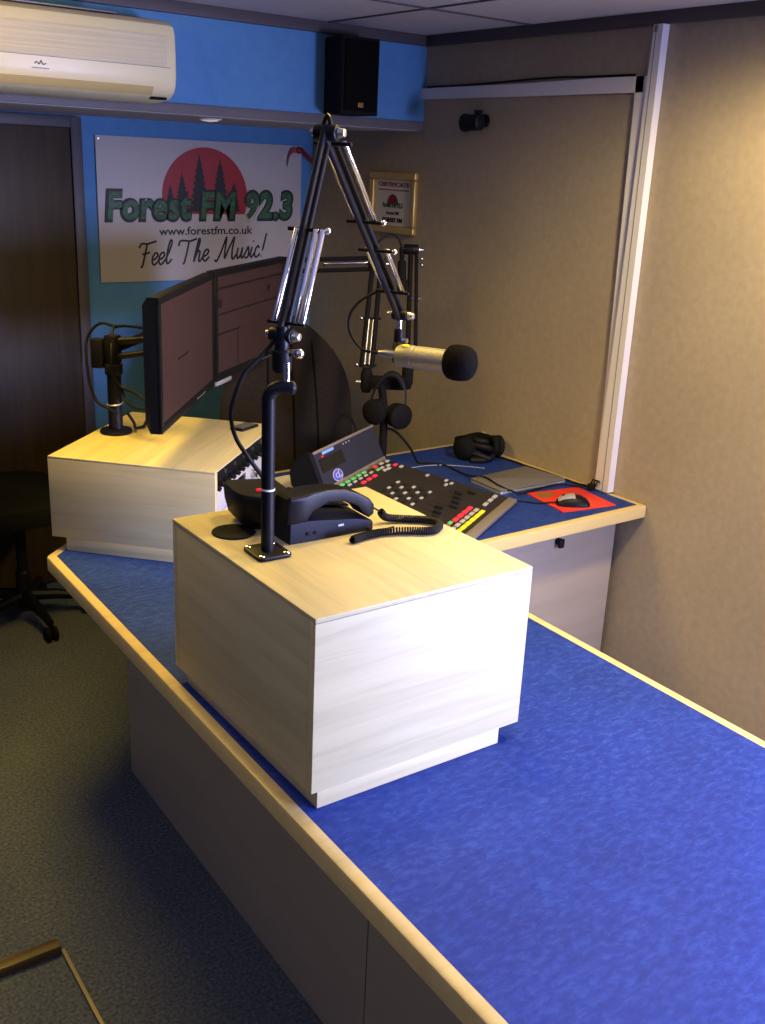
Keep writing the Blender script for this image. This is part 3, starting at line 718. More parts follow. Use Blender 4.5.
# headphones hung over the bracket
hp = thing('headphones', 'black headphones hanging from the far boom bracket', 'headphones', (2.125, 2.78, .92))
hc = Vector((2.128, 2.800, .935)); hu = Vector((.80, -.60, 0)); hn = Vector((.6, .8, 0))
arc = [hc+hu*(.058*cos(a)+.012*sin(a))-hn*.012+Vector((0, 0, .012+.112*sin(a))) for a in [pi*k/14 for k in range(15)]]
g = G(); g.rings([[p+hn*.017, p+hn*.014+(p-hc)*.10, p-hn*.014+(p-hc)*.10, p-hn*.017] for p in arc])
obj('headband', g, M['dark'], hp)
for k in (-1, 1):
    ax_ = (hu*(.55*k)-hn*.80).normalized(); b_ = ax_.cross(Vector((0, 0, 1))).normalized(); c_ = ax_.cross(b_)
    c = hc+hu*(.042*k)-hn*.030+Vector((0, 0, -.010-.006*k))
    ec = obj('ear_cup', G().lathe([(-.018, .030), (-.012, .040), (.008, .046), (.016, .044), (.024, .030), (.026, .012)], c, ax_, 22), M['matte'], hp)
    rr = [c-ax_*.022+(b_*cos(a)+c_*sin(a))*.030 for a in [2*pi*j/20 for j in range(20)]]
    obj('ear_cushion', G().tube(rr, .013, 10, closed=True), M['matte'], ec)

# ------------------------------------------------------------------ monitors
def monitor(label, o, yaw, w, h, lines):
    t = thing('monitor', label, 'monitor', (o[0], o[1], o[2]), yaw)
    # local: x along the screen, y = depth (front face at y = 0, back towards +y), z up
    W = WM[t]; th = .048; bz = .017
    g = G()
    g.rings([[(a, y, b) for a, b in ((i, i), (w-i, i), (w-i, h-i), (i, h-i))] for y, i in ((.006, .0), (.030, .0), (th, .022))], mtx=W)
    obj('casing', g, M['bezel'], t)
    g = G()
    for a, b in (((0, 0), (w, bz+.006)), ((0, h-bz), (w, h)), ((0, bz), (bz, h-bz)), ((w-bz, bz), (w, h-bz))):
        g.bx((a[0], 0, a[1]), (b[0], .010, b[1]), .0015, mtx=W)
    obj('bezel', g, M['bezel'], t)
    s = obj('screen', G().bx((bz-.001, .003, bz), (w-bz+.001, .008, h-bz+.001), mtx=W), M['screenlit'], t, label='dim brownish screen')
    if lines:
        g = G()
        for x0_, x1_, za, zb in lines: g.bx((x0_*w, .0022, za*h), (x1_*w, .003, zb*h), mtx=W)
        obj('window_lines', g, M['screenline'], s)
    for k in range(5):
        obj('button', G().bx((w*.62+k*.022, -.001, .007), (w*.62+k*.022+.012, .0005, .011), mtx=W), M['silver'], t)
    return t
m1 = monitor('wide monitor nearest the camera, on the left of the pair', (1.051, 2.299, 1.0873), .8743, .603, .335, [(.30, .48, .46, .475)])
m2 = monitor('wide monitor further back, on the right of the pair', (1.4746, 2.8206, 1.0836), .6725, .622, .335,
             [(.05, .96, .83, .85), (.05, .96, .60, .615), (.03, .32, .42, .435), (.03, .30, .06, .07), (.28, .288, .06, .43), (.70, .735, .70, .76), (.04, .08, .67, .74)])
# the second screen's silver lower rail
W2 = WM[m2]
obj('lower_rail', G().bx((.012, .004, -.018), (.13, .024, -.003), .004, mtx=W2), M['silverlite'], m2, label='pale silver bar under the screen')
# arm
ma = thing('monitor_stand', 'black twin monitor stand on the rear wooden box', 'monitor stand', (1.090, 2.685, TB2))
pp_ = Vector((1.090, 2.690, TB2))
obj('base_flange', G().lathe([(0, .044), (.005, .045), (.010, .042), (.013, .022)], pp_, (0, 0, 1), 32), M['darkgloss'], ma)
obj('post', G().cyl(pp_+Vector((0, 0, .010)), pp_+Vector((0, 0, .20)), .0195, n=24), M['tubeblack'], ma)
obj('collar', G().cyl(pp_+Vector((0, 0, .165)), pp_+Vector((0, 0, .195)), .0245, n=24, bev=.003), M['dark'], ma)
n1_ = Vector((sin(.8743), -cos(.8743), 0)); u1_ = Vector((cos(.8743), sin(.8743), 0))
hubc = pp_+Vector((0, 0, .235))
obj('hub', G().box(hubc, (.036, .036, .078), .6, .005), M['dark'], ma)
g = G(); g.box(hubc-n1_*.040-u1_*.004+Vector((0, 0, -.012)), (.034, .034, .080), .8743, .004)
obj('rear_block', g, M['dark'], ma)
back1 = Vector((1.051, 2.299, 0))+u1_*.325-n1_*.05
vp = Vector((back1.x, back1.y, 1.0873+.165))
obj('mount_plate', G().box(vp-n1_*.006, (.10, .012, .10), .8743, .002), M['dark'], ma)
obj('tilt_head', G().box(vp-n1_*.035, (.04, .05, .075), .8743, .005), M['dark'], ma)
for dz in (-.022, .022):
    obj('link_bar', G().cyl(hubc+Vector((0, 0, dz)), vp-n1_*.04+Vector((0, 0, dz*.8)), .009, n=12), M['tubeblack'], ma)
u2_ = Vector((cos(.6725), sin(.6725), 0)); n2_ = Vector((sin(.6725), -cos(.6725), 0))
back2 = Vector((1.4746, 2.8206, 0))+u2_*.311-n2_*.05; vq = Vector((back2.x, back2.y, 1.0836+.165))
mid = Vector((1.42, 2.98, 1.245))
obj('long_arm', G().tube([hubc+Vector((0, 0, .0)), hubc.lerp(mid, .5), mid], .014, 12), M['tubeblack'], ma)
obj('long_arm', G().tube([mid, vq-n2_*.03], .013, 12), M['tubeblack'], ma)
obj('arm_pivot', G().cyl(mid+Vector((0, 0, -.03)), mid+Vector((0, 0, .03)), .02, n=18, bev=.003), M['dark'], ma)
obj('mount_plate', G().box(vq-n2_*.006, (.10, .012, .10), .6725, .002), M['dark'], ma)
obj('tilt_head', G().box(vq-n2_*.028, (.04, .04, .075), .6725, .005), M['dark'], ma)
obj('cable_tie', G().tube([pp_+Vector((0, 0, .083))+Vector((.021*cos(a), .021*sin(a), .003*cos(a))) for a in [2*pi*k/20 for k in range(20)]], .0022, 6, closed=True), M['silverlite'], ma)
for lb, pts, r in (('black cable bulging out left of the monitor stand post', [(1.1223, 2.73, 1.2858), (1.0863, 2.767, 1.2926), (1.0541, 2.7829, 1.2526), (1.0407, 2.7605, 1.1943), (1.0384, 2.7357, 1.1288), (1.0466, 2.7108, 1.0869), (1.0606, 2.672, 1.0748), (1.085, 2.660, 1.0603)], .0042),  # cable points mostly taken from image pixels and cast to a chosen depth
                ('black cable draped over the hub and down the monitor stand post', [(1.165, 2.540, 1.300), (1.1348, 2.620, 1.3017), (1.1193, 2.7084, 1.2921), (1.1000, 2.71, 1.285), (1.075, 2.665, 1.2341), (1.075, 2.660, 1.172), (1.095, 2.655, 1.1345), (1.1124, 2.6027, 1.1263), (1.130, 2.530, 1.1054)], .0040),
                ('black cable crossing from the monitor stand post to the near monitor, lower one', [(1.098, 2.664, 1.135), (1.1013, 2.6398, 1.1003), (1.1081, 2.5895, 1.0878), (1.140, 2.535, 1.0900)], .0038),
                ('black cable lying on the rear wooden box behind the monitor stand base', [(1.116, 2.668, 1.0568), (1.134, 2.668, 1.0264), (1.150, 2.695, 1.0035), (1.1753, 2.6994, 1.0035), (1.2044, 2.7459, 1.0035), (1.180, 2.655, 1.045)], .0042)):
    tag(obj('monitor_cable', G().tube(spl(pts), r, 8), M['rubber']), lb, 'cable')
g = G()
mm = Matrix.Translation((1.434, 2.572, TB2)) @ Matrix.Rotation(.45, 4, 'Z')
rm = thing('remote_control', 'flat dark handset lying on top of the rear wooden box', 'remote control', (1.434, 2.572, TB2))
obj('body', G().prism(rrect(.082, .046, .005), 0, .007, mtx=mm, bev=.0015), M['dark'], rm)
obj('face', G().prism(rrect(.066, .034, .003), .007, .0076, mtx=mm), M['silver'], rm)

# ------------------------------------------------------------------ telephone
ph = thing('telephone', 'black corded desk telephone on the front wooden box', 'telephone', (1.0, 1.56, TB))
PM = Matrix.Translation((1.008, 1.575, TB+.0004)) @ Matrix.Rotation(-.03, 4, 'Z')
# base: wedge, high at the rear (-x), low at the front (+x); near edge is the handset side
def wedge(x, h, ya, yb): return [(x, ya, .0), (x, yb, .0), (x, yb, h), (x, ya, h*.82)]
g = G(); g.rings([wedge(-.082, .026, -.086, .08), wedge(-.080, .052, -.088, .085), wedge(-.02, .046, -.090, .088), wedge(.06, .034, -.090, .088), wedge(.096, .024, -.090, .086), wedge(.100, .016, -.088, .084)], mtx=PM)
obj('base', g, M['navy'], ph)
# rounded raised rear housing
pts = round_poly([(-.140, -.004), (-.02, -.026), (.0, .120), (-.118, .120)], [.055, .02, .02, .03], 7)
g = G(); t_ = [(p.x, p.y) for p in pts]; cx_, cy_ = -.075, .045
def rr_(z, s): return [((x-cx_)*s+cx_, (y-cy_)*s+cy_, z+(.0 if z < .03 else -.10*((x-cx_)*s))) for x, y in t_]
g.rings([rr_(.014, .78), rr_(.018, .86), rr_(.038, .96), rr_(.056, .985), rr_(.064, .975), rr_(.068, .935)], mtx=PM)
g.rings([rr_(.0, .6), rr_(.018, .6)], mtx=PM)
obj('rear_housing', g, M['dark'], ph)
obj('message_lamp', G().box((-.086, .022, .0745), (.010, .007, .004), 0, .001, mtx=PM), M['redled'], ph, label='small red lamp')
kp = obj('keypad', G().rings([[(x, ya, z), (x, .075, z), (x, .075, z-.004), (x, ya, z-.004)] for x, ya, z in ((.005, -.025, .0525), (.085, -.025, .034))], mtx=PM), M['dark'], ph)
for i in range(4):
    for j in range(3):
        x = .018+.017*i; z = .0525-(x-.005)/.08*.0185
        obj('key', G().box((x, -.008+.024*j, z+.002), (.012, .016, .005), 0, .001, mtx=PM), M['silver'], kp)
# handset: earpiece block at the rear, arched grip, mouthpiece at the front
hs = [(-.087, .024, .062, .024), (-.082, .027, .064, .027), (-.050, .027, .066, .029), (-.036, .019, .075, .027), (0, .0125, .081, .023), (.035, .012, .077, .021), (.066, .014, .064, .021), (.080, .019, .051, .022), (.093, .019, .043, .022), (.103, .011, .039, .019)]
g = G(); rings = []
for x, hh, zc_, hw in hs:
    rr2 = rrect(2*hw, 2*hh, min(hh, hw)*.38, 3)
    rings.append([(x, -.066+a, zc_+b) for a, b in rr2])
g.rings(rings, mtx=PM)
obj('handset', g, M['darkgloss'], ph)
for k, x in enumerate((-.045, -.030)):
    obj('socket', G().cyl((x, -.0885, .016), (x, -.0915, .016), .0035, n=12, mtx=PM), M['matte'], ph)
obj('emblem', G().box((.026, -.0912, .022), (.012, .001, .004), 0, 0, mtx=PM), M['steel'], ph)
# cords
g = G(); g.tube(spl([PM @ Vector((.100, -.066, .038)), PM @ Vector((.112, -.070, .036)), (1.133, 1.497, 1.112)]), .0018, 6)
g.tube(spl([(1.135, 1.455, 1.094), (1.095, 1.470, 1.088), PM @ Vector((.095, -.075, .006))]), .0018, 6)
obj('straight_cord', g, M['rubber'], ph)
axisp = spl([(1.133, 1.497, 1.112), (1.150, 1.500, 1.097), (1.183, 1.484, 1.0935), (1.214, 1.460, 1.0935), (1.227, 1.438, 1.0935), (1.212, 1.414, 1.0935), (1.184, 1.405, 1.0935), (1.149, 1.424, 1.0935), (1.104, 1.443, 1.0935), (1.060, 1.444, 1.0935), (1.026, 1.438, 1.0935)], 40)
hel = []; turns = 92; nA = len(axisp)
N = turns*9
for k in range(N+1):
    f_ = k/N*(nA-1); i = min(int(f_), nA-2); p = axisp[i].lerp(axisp[i+1], f_-i)
    d = (axisp[i+1]-axisp[i]).normalized(); a = d.cross(Vector((0, 0, 1))).normalized(); b = a.cross(d)
    an = 2*pi*turns*k/N; hel.append(p+(a*cos(an)+b*sin(an))*.0062)
obj('coiled_cord', G().tube(hel, .0021, 6), M['rubber'], ph, label='coiled black handset cord')

# ------------------------------------------------------------------ mixing console
yw = radians(29); F0 = Vector((2.188, 2.2036, .757))
wv = Vector((cos(yw), sin(yw), 0)); bv = Vector((-sin(yw), cos(yw), .1325)).normalized()
nv = wv.cross(bv).normalized()
CM = Matrix((wv, bv, nv)).transposed().to_4x4(); CM.translation = F0
mx = thing('mixing_console', 'charcoal broadcast mixing console with coloured keys on the blue desk', 'mixing console', (2.0, 2.35, .74), yw)
xl, xr2, yb_ = -.392, .026, .445
# chassis : slanted slab whose underside rests on the desk
def zc_at(b): return CM @ Vector((0, b, 0))
g = G()
def crow(b, drop):
    L_ = []
    for a in (xl, xr2):
        p = CM @ Vector((a, b, -.0005)); L_.append(p)
    q = [Vector((p.x, p.y, .7405)) for p in L_[::-1]]
    return L_+q
g.rings([crow(-.004, 0), crow(.02, 0), crow(yb_, 0)])
obj('chassis', g, M['mixer'], mx)
obj('faceplate', G().bx((xl+.004, .026, -.0005), (xr2-.006, yb_+.01, .0015), mtx=CM), M['mixer'], mx)
obj('front_rail', G().bx((xl, -.006, -.010), (xr2, .024, .003), .002, mtx=CM), M['mixrail'], mx, label='grey metal front rail')
def key(a, b, col, w=.024, h=.011, t=.005):
    obj('key', G().box((a, b, .0015+t/2), (w, h, t), 0, .0015, mtx=CM), M['k_'+col], mx)
for k in range(5):
    key(-.312+.0385*k, .452, 'green')
    key(-.292+.0385*k, .436, 'white', .020, .008)
for k in range(3): key(-.238+.0405*k, .414, 'red')
for a, b, c in ((-.08, .449, 'red'), (-.033, .449, 'white'), (.005, .445, 'white'), (-.094, .432, 'green'), (-.068, .430, 'white'), (-.079, .414, 'white'), (-.055, .412, 'white'), (-.004, .411, 'red'), (-.003, .390, 'white'), (-.03, .425, 'white')): key(a, b, c, .022, .010)
for i in range(5):
    for j in range(5):
        a = -.284+.0345*i; b = .228+.0275*j
        if (i < 1 and j > 3): continue
        key(a, b, 'white' if (i+j) % 2 == 0 else 'black', .019, .009, .004)
for a, b in ((-.010, .293), (-.004, .229), (-.015, .206), (-.042, .215)): key(a, b, 'white', .020, .009)
for k in range(4): key(-.296+.0395*k, .083, 'red', .030, .014)
key(-.334, .086, 'green'); key(-.372, .083, 'red', .030, .014)
for k in range(6): key(-.371+.0393*k, .063, 'white', .028, .012)
for k in range(6): key(-.373+.0395*k, .044, 'yellow', .032, .013)
for a in (-.102, -.056, -.013): key(a, .058, 'white', .030, .012)
for k in range(9):
    a = -.37+.0405*k
    g = G(); g.bx((a-.0015, .115, .0012), (a+.0015, .195, .002), mtx=CM)
    obj('fader_slot', g, M['k_black'], mx)
    obj('fader_cap', G().box((a, .125+.01*((k*5) % 4), .007), (.013, .024, .011), 0, .002, mtx=CM), M['k_black'], mx)
# meter bridge : tilted face with rounded ends
mbr = CM @ Matrix.Translation((0, .470, -.004)) @ Matrix.Rotation(radians(58), 4, 'X')
fa, fb, fh = -.378, .040, .118
# profile in (depth behind face, height): rounded back
prf = [(0, 0), (0, fh), (-.012, fh+.004), (-.05, fh-.004), (-.085, fh-.03), (-.095, fh-.07), (-.080, .02), (-.055, -.025), (-.03, -.02)]
g = G(); g.rings([[(x, y, z) for z, y in prf] for x in (fa, fb)], mtx=mbr)
br = obj('meter_bridge', g, M['mixface'], mx, label='slate grey tilted display unit')
obj('top_rail', G().bx((fa, fh-.004, -.004), (fb, fh+.004, .003), .001, mtx=mbr), M['mixrail'], br)
obj('lower_rail', G().bx((fa, -.010, -.004), (fb, .010, .006), .002, mtx=mbr), M['mixrail'], br)
obj('end_cheek', G().rings([[(x, cy*1.04, cz-.0) for cz, cy in prf] for x in (fa-.022, fa)], mtx=mbr), M['matte'], br)
obj('display', G().bx((fa+.018, .052, 0), (fa+.170, .094, .0015), mtx=mbr), M['lcd'], br)
for k in range(2): obj('meter', G().bx((fa+.024+.078*k, .058, .0015), (fa+.086+.078*k, .086, .002), mtx=mbr), M['lcd'], br)
obj('label_strip', G().bx((fa+.05, fh-.015, 0), (fa+.125, fh-.006, .001), mtx=mbr), M['lightblue'], br)
obj('status_lamp', G().box((fa+.045, .099, .001), (.010, .005, .002), 0, 0, mtx=mbr), M['redled'], br)
g = G(); bc = (fa+.095, .027)
ring = [(bc[0]+.029*cos(a), bc[1]+.018*sin(a), .0008) for a in [2*pi*k/28 for k in range(28)]]
g.prism([(bc[0]+.030*cos(a), bc[1]+.0195*sin(a)) for a in [2*pi*k/28 for k in range(28)]], 0, .001, mtx=mbr)
bd_ = obj('maker_badge', g, M['bluebadge'], br, smooth=0)
g = G(); g.tube([(x, y, .0012) for x, y, z in ring][0:28], .0016, 6, closed=True, mtx=mbr)
g.tube(spl([(bc[0]-.002+.010*cos(t), bc[1]+.007*sin(t), .0012) for t in [2*pi*q/12 for q in range(12)]]), .0020, 6, mtx=mbr)
g.tube(spl([(bc[0]+.009, bc[1]+.013, .0012), (bc[0]+.007, bc[1], .0012), (bc[0]+.011, bc[1]-.009, .0012), (bc[0]+.020, bc[1]-.004, .0012)]), .0022, 6, mtx=mbr)
obj('badge_mark', g, M['k_white'], bd_)
for k in range(3): obj('screw', G().cyl((fa+.19+.02*k, fh-.012, 0), (fa+.19+.02*k, fh-.012, .0015), .0028, n=10, mtx=mbr), M['k_white'], br)

# ------------------------------------------------------------------ small things on the wing
mt_ = plane((2.4105, 2.165, .7402), (.206, -.035, 0), (.02, .2, 0))
mmat = thing('mouse_mat', 'bright red mouse mat at the wing corner of the desk', 'mouse mat', (2.41, 2.165, .7402))
obj('pad', G().prism(rrect(.208, .204, .006), 0, .003, mtx=mt_, bev=.0006), M['matred'], mmat)
obj('printed_corner', G().prism([(-.09, .03), (-.02, .05), (-.03, .09), (-.085, .085)], .003, .0033, mtx=mt_), M['orange'], mmat, label='orange printed patch')
ms = thing('computer_mouse', 'black and silver computer mouse on the red mat', 'mouse', (2.372, 2.120, .7435), -.62)
def mring(x, w, h, zb=0):
    return [(x, w*cos(a), zb+max(0, h*sin(a))) for a in [pi*k/10 for k in range(11)]]+[(x, -w*.96, 0), (x, 0, 0), (x, w*.96, 0)]
W_ = WM[ms]
g = G(); g.rings([mring(-.054, .012, .008), mring(-.050, .022, .017), (mring(-.035, .029, .028)), mring(-.008, .031, .035), mring(.020, .030, .033), mring(.042, .026, .022), mring(.052, .016, .010)], mtx=W_)
obj('shell', g, M['darkgloss'], ms)
g = G(); g.rings([[(x, w*cos(a), .001+h*sin(a)) for a in [radians(50)+radians(80)*k/8 for k in range(9)]]+[(x, w*cos(a), h*sin(a)-.002) for a in [radians(130)-radians(80)*k/8 for k in range(9)]] for x, w, h in ((-.050, .022, .0175), (-.035, .029, .0285), (-.008, .031, .0355), (.002, .031, .0355))], mtx=W_)
obj('button_panel', g, M['silverlite'], ms, label='silver front button panel')
obj('scroll_wheel', G().cyl((-.032, -.003, .027), (-.032, .003, .027), .006, n=14, mtx=W_), M['rubber'], ms)
pts = [tuple(W_ @ Vector((-.050, 0, .006))), (2.315, 2.162, .7480), (2.2902, 2.182, .7432), (2.2600, 2.2087, .7432), (2.2380, 2.2402, .7432), (2.2213, 2.2982, .7432), (2.20, 2.37, .7432)]
obj('cord', G().tube(spl(pts), .0024, 8), M['rubber'], ms)
lp = thing('laptop', 'closed silver grey laptop lying flat behind the red mouse mat', 'laptop', (2.385, 2.395, .7402))
lq = [(2.2376, 2.3173), (2.5422, 2.3107), (2.4977, 2.4911), (2.2545, 2.4652)]
lq = [(2.240, 2.316), (2.540, 2.312), (2.520, 2.492), (2.246, 2.474)]
g = G(); g.prism([(v.x, v.y) for v in round_poly(lq, [.008]*4, 4)], .7402, .7475, bev=.001)
obj('base', g, M['silverlite'], lp)
g = G(); g.prism([(v.x, v.y) for v in round_poly(lq, [.008]*4, 4)], .7480, .7545, bev=.001)
obj('lid', g, M['silver'], lp)
# headphones lying in a heap by the wall
h2 = thing('headphones', 'black headphones lying in a heap on the blue desk by the wall', 'headphones', (2.48, 2.70, .7402))
for k, (c, ax_) in enumerate((((2.415, 2.70, .782), (1, .25, .15)), ((2.525, 2.665, .785), (-1, .3, .1)))):
    c = Vector(c); a = Vector(ax_).normalized()
    g = G(); g.lathe([(-.012, .030), (-.006, .040), (.008, .041), (.016, .032), (.020, .012)], c-a*.012, -a, 22)
    ec = obj('ear_cup', g, M['matte'], h2)
    b_ = a.orthogonal().normalized(); c_ = a.cross(b_)
    obj('ear_cushion', G().tube([c+a*.006+(b_*cos(t)+c_*sin(t))*.029 for t in [2*pi*j/20 for j in range(20)]], .011, 10, closed=True), M['matte'], ec)
bandp = spl([(2.40, 2.715, .795), (2.425, 2.765, .798), (2.48, 2.792, .790), (2.535, 2.765, .802), (2.55, 2.70, .800)], 7)
g = G(); g.rings([[p+Vector((0, 0, .011)), p+Vector((0, .009, .006)), p+Vector((0, .009, -.011)), p+Vector((0, 0, -.011))] for p in bandp])
obj('headband', g, M['matte'], h2)
pts = [(2.40, 2.65, .752), (2.45, 2.625, .752), (2.50, 2.645, .758), (2.49, 2.70, .770), (2.45, 2.715, .784), (2.44, 2.675, .795), (2.47, 2.64, .790), (2.505, 2.665, .778), (2.49, 2.73, .790), (2.46, 2.745, .800), (2.45, 2.68, .812), (2.48, 2.66, .806), (2.49, 2.71, .79), (2.43, 2.70, .765), (2.42, 2.65, .772), (2.46, 2.615, .756)]
obj('bundled_cord', G().tube(spl(pts), .011, 8), M['rubber'], h2)
for lb, pts, r, mt2 in (  # desk cable points mostly taken from image pixels
    ('black cable running along the wing edge by the wall to the plug', [(2.535, 2.66, .7445), (2.55, 2.60, .744), (2.552, 2.50, .744), (2.558, 2.38, .744), (2.556, 2.29, .744), (2.547, 2.22, .752)], .0032, 'rubber'),
    ('black cable lying across the closed laptop to the wall', [(2.2516, 2.7264, .744), (2.2914, 2.6624, .744), (2.278, 2.5286, .746), (2.2898, 2.4505, .7575), (2.268, 2.36, .758), (2.276, 2.300, .752), (2.298, 2.2805, .7475), (2.40, 2.290, .7475), (2.49, 2.288, .7475), (2.53, 2.24, .746), (2.543, 2.214, .754)], .0030, 'rubber'),
    ('thin pale wire crossing the blue desk behind the laptop', [(2.15, 2.70, .742), (2.1844, 2.6984, .742), (2.2479, 2.6931, .742), (2.312, 2.6592, .742), (2.3596, 2.6157, .742), (2.40, 2.57, .742)], .0013, 'silverlite')):
    tag(obj('desk_cable', G().tube(spl(pts), r, 8), M[mt2]), lb, 'cable')
# paper between the pole and the console
g = G(); g.prism([(1.655, 2.825), (1.80, 2.835), (1.80, 2.70), (1.655, 2.69)], .7402, .7412)
tag(obj('paper_sheet', g, M['paper']), 'white sheet of paper on the desk behind the telephone', 'paper')

# ------------------------------------------------------------------ chairs
ch = thing('office_chair', 'tall dark brown swivel chair behind the desk, below the far monitor', 'chair', (2.06, 3.42, 0))
def seatback(w, h, th, bow):
    out = []
    return out
prof_ = []
nz = 15
rings = []
for k in range(nz+1):
    t = k/nz; z = .48+t*.70
    hw = .30*(1-max(0, (t-.42)/.58)**2.6*.86) if t > .42 else .30
    yy = 3.36+.05*t
    th = .045*(1-.5*t**4)
    rings.append([(2.06+hw*cos(a), yy-.035*cos(a)**2+th*sin(a)*(1.0), z) for a in [2*pi*j/24 for j in range(24)]])
obj('backrest', G().rings(rings), M['fabric'], ch)
g = G()
for dx_ in (-.10, .02, .13): g.tube(spl([(2.06+dx_, 3.317, .52), (2.06+dx_*.98, 3.335, .80), (2.06+dx_*.85, 3.362, 1.08)]), .004, 6)
obj('seam', g, M['fabricblk'], ch)
obj('seat', G().rings([[(2.06+.26*s*cos(a), 3.64+.25*s*sin(a), z) for a in [2*pi*j/28 for j in range(28)]] for z, s in ((.40, .8), (.42, .97), (.45, 1), (.48, .97), (.50, .8))]), M['fabric'], ch)
def swivel(parent, c, n_, r0, zs, cast=None, rot_=0):
    c = Vector(c)
    obj('column', G().lathe([(.06, .030), (.20, .028), (.21, .020), (zs, .020)], c, (0, 0, 1), 18), M['dark'], parent)
    for k in range(n_):
        a = rot_+2*pi*k/n_; d = Vector((cos(a), sin(a), 0))
        g = G(); g.tube([c+Vector((0, 0, .105)), c+d*r0*.5+Vector((0, 0, .095)), c+d*r0+Vector((0, 0, .072))], [.026, .021, .015], 10)
        lg_ = obj('leg', g, M['darkgloss'], parent)
        tdir = Vector((-d.y, d.x, 0)); w = c+d*r0+Vector((0, 0, .029))
        g = G(); g.cyl(w-tdir*.022, w-tdir*.005, .028, n=18, bev=.004); g.cyl(w+tdir*.005, w+tdir*.022, .028, n=18, bev=.004); g.cyl(w+Vector((0, 0, .0)), w+Vector((0, 0, .042)), .007, n=10)
        obj('caster', g, M['matte'], lg_)
swivel(ch, (2.06, 3.62, 0), 5, .26, .41, rot_=.3)
for sx_ in (-1, 1):
    bx_ = 2.06+sx_*.275
    pts = spl([(bx_, 3.42, .62), (bx_, 3.44, .70), (bx_, 3.52, .725), (bx_, 3.66, .72), (bx_, 3.72, .68), (bx_, 3.68, .55), (bx_-sx_*.06, 3.64, .43)])
    obj('armrest', G().tube(pts, .018, 10), M['dark'], ch)
ar = thing('headphones', 'dark headphones standing on the desk behind the console display', 'headphones', (2.02, 2.845, .74))
c = Vector((1.993, 2.862, .745))
u_ = Vector((.80, -.60, 0))
g = G(); pts = spl([c-u_*.040+Vector((0, 0, .03)), c-u_*.036+Vector((0, 0, .12)), c+Vector((0, 0, .165)), c+u_*.036+Vector((0, 0, .12)), c+u_*.040+Vector((0, 0, .03))], 7)
g.rings([[p+Vector((.6, .8, 0))*.012, p+Vector((.6, .8, 0))*.012+(p-c)*.06, p-Vector((.6, .8, 0))*.012+(p-c)*.06, p-Vector((.6, .8, 0))*.012] for p in pts])
obj('headband', g, M['matte'], ar)
for k in (-1, 1):
    obj('ear_cup', G().lathe([(0, .030), (.006, .035), (.016, .035), (.022, .026)], c+u_*.036*k+Vector((0, 0, .034)), u_*k, 20), M['matte'], ar)

c2 = thing('office_chair', 'black swivel chair by the brown door at the left', 'chair', (1.11, 3.70, 0))
obj('seat', G().rings([[(1.04+.27*s*(abs(cos(a))**.7*(1 if cos(a) > 0 else -1)), 3.70+.25*s*(abs(sin(a))**.7*(1 if sin(a) > 0 else -1)), z) for a in [2*pi*j/32 for j in range(32)]] for z, s in ((.455, .80), (.465, .95), (.50, 1), (.535, .98), (.555, .85))]), M['fabricblk'], c2)
rings = []
for k in range(11):
    t = k/10; z = .66+.42*t; hw = .22*(1-.55*abs(2*t-1)**4)
    rings.append([(.77+.03*sin(a)-.02*t, 3.72+hw*cos(a), z) for a in [2*pi*j/20 for j in range(20)]])
obj('backrest', G().rings(rings), M['fabricblk'], c2)
obj('back_stem', G().tube(spl([(1.0, 3.70, .45), (.82, 3.71, .46), (.755, 3.72, .55), (.745, 3.72, .80)]), .018, 10), M['dark'], c2)
swivel(c2, (1.115, 3.735, 0), 5, .235, .46, rot_=radians(-86))

# ------------------------------------------------------------------ floor edge strips at bottom left
g = G(); mw = plane((.40, 1.945, .0), (.60-.34, 1.945-1.952, 0), (0, 1, 0))
tag(obj('wood_strip', G().bx((-.26, -.018, 0), (.199, .016, .026), .005, mtx=mw), M['oldwood']), 'worn dark wooden strip on the carpet at bottom left', 'strip')
g = G(); g.prism([(.5985, 1.929), (.6065, 1.929), (.590, 1.45), (.582, 1.45)], .0005, .010)
tag(obj('edge_strip', g, M['alutrim']), 'thin dull metal strip leading away from the dark wooden strip', 'strip')

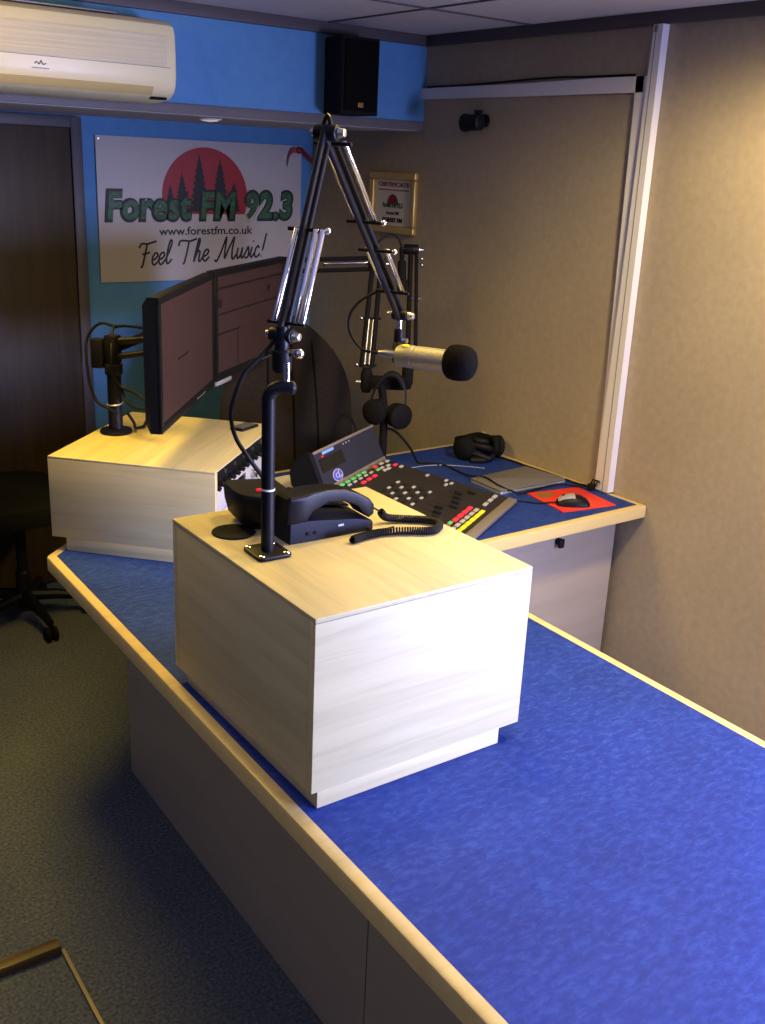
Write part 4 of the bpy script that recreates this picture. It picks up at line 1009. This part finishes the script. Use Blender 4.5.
# ------------------------------------------------------------------ camera
yaw, pit, rol, zc, fpx = .6497527240, .3276261215, -.0460935302, 1.75, 1027.16
fw_ = Vector((sin(yaw)*cos(pit), cos(yaw)*cos(pit), -sin(pit))); r0_ = Vector((cos(yaw), -sin(yaw), 0)); u0_ = r0_.cross(fw_)
Rv = r0_*cos(rol)-u0_*sin(rol); Uv = r0_*sin(rol)+u0_*cos(rol)
cam = bpy.data.cameras.new('camera'); co = bpy.data.objects.new('camera', cam); COL.objects.link(co)
mm = Matrix((Rv, Uv, -fw_)).transposed().to_4x4(); mm.translation = Vector((0, 0, zc)); co.matrix_world = mm
cam.sensor_fit = 'VERTICAL'; cam.sensor_height = 24; cam.lens = fpx/1024*24; cam.clip_start = .02
scene.camera = co

# ------------------------------------------------------------------ light
def lamp(name, kind, loc, power, col, target=None, **k):
    l = bpy.data.lights.new(name, kind); l.energy = power; l.color = col
    for a, v in k.items(): setattr(l, a, v)
    o = bpy.data.objects.new(name, l); COL.objects.link(o); o.location = loc
    if target is not None:
        o.rotation_euler = (Vector(target)-Vector(loc)).to_track_quat('-Z', 'Y').to_euler()
    return o
WARM = (1, .66, .07)
lamp('spot_by_air_conditioner', 'SPOT', (.92, 2.58, 2.17), 118, WARM, (1.20, 2.28, 0), spot_size=radians(144), spot_blend=.9, shadow_soft_size=.28)
lamp('spot_on_air_conditioner', 'SPOT', (.62, 2.50, 2.16), 13, WARM, (.98, 3.07, 1.98), spot_size=radians(85), spot_blend=1, shadow_soft_size=.08)
lamp('spot_over_desk', 'SPOT', (1.36, 1.66, 2.17), 40, WARM, (1.25, 1.62, 0), spot_size=radians(140), spot_blend=1, shadow_soft_size=.10)
lamp('spot_by_right_wall', 'SPOT', (2.04, 1.22, 2.17), 122, (1, .76, .34), (2.2, 1.22, 0), spot_size=radians(172), spot_blend=.45, shadow_soft_size=.10)
lamp('fill_by_left_side', 'SPOT', (-.55, 1.05, 2.17), 20, (1, .86, .74), (-.2, 1.25, 0), spot_size=radians(150), spot_blend=1, shadow_soft_size=.10)  # unseen fill light, added to brighten the carpet on the left
lamp('window_daylight', 'AREA', (XR+.12, -.58, 1.22), 196, (.57, .63, 1.2), (1.2, .7, .9), shape='RECTANGLE', size=1.4, size_y=.8, spread=radians(150))
w = bpy.data.worlds.new('world'); scene.world = w; w.use_nodes = True
w.node_tree.nodes['Background'].inputs[0].default_value = (.6, .75, 1, 1)
w.node_tree.nodes['Background'].inputs[1].default_value = .3
scene.view_settings.view_transform = 'Standard'; scene.view_settings.look = 'None'
scene.view_settings.gamma = 1; scene.view_settings.use_curve_mapping = False
scene.view_settings.exposure = 0
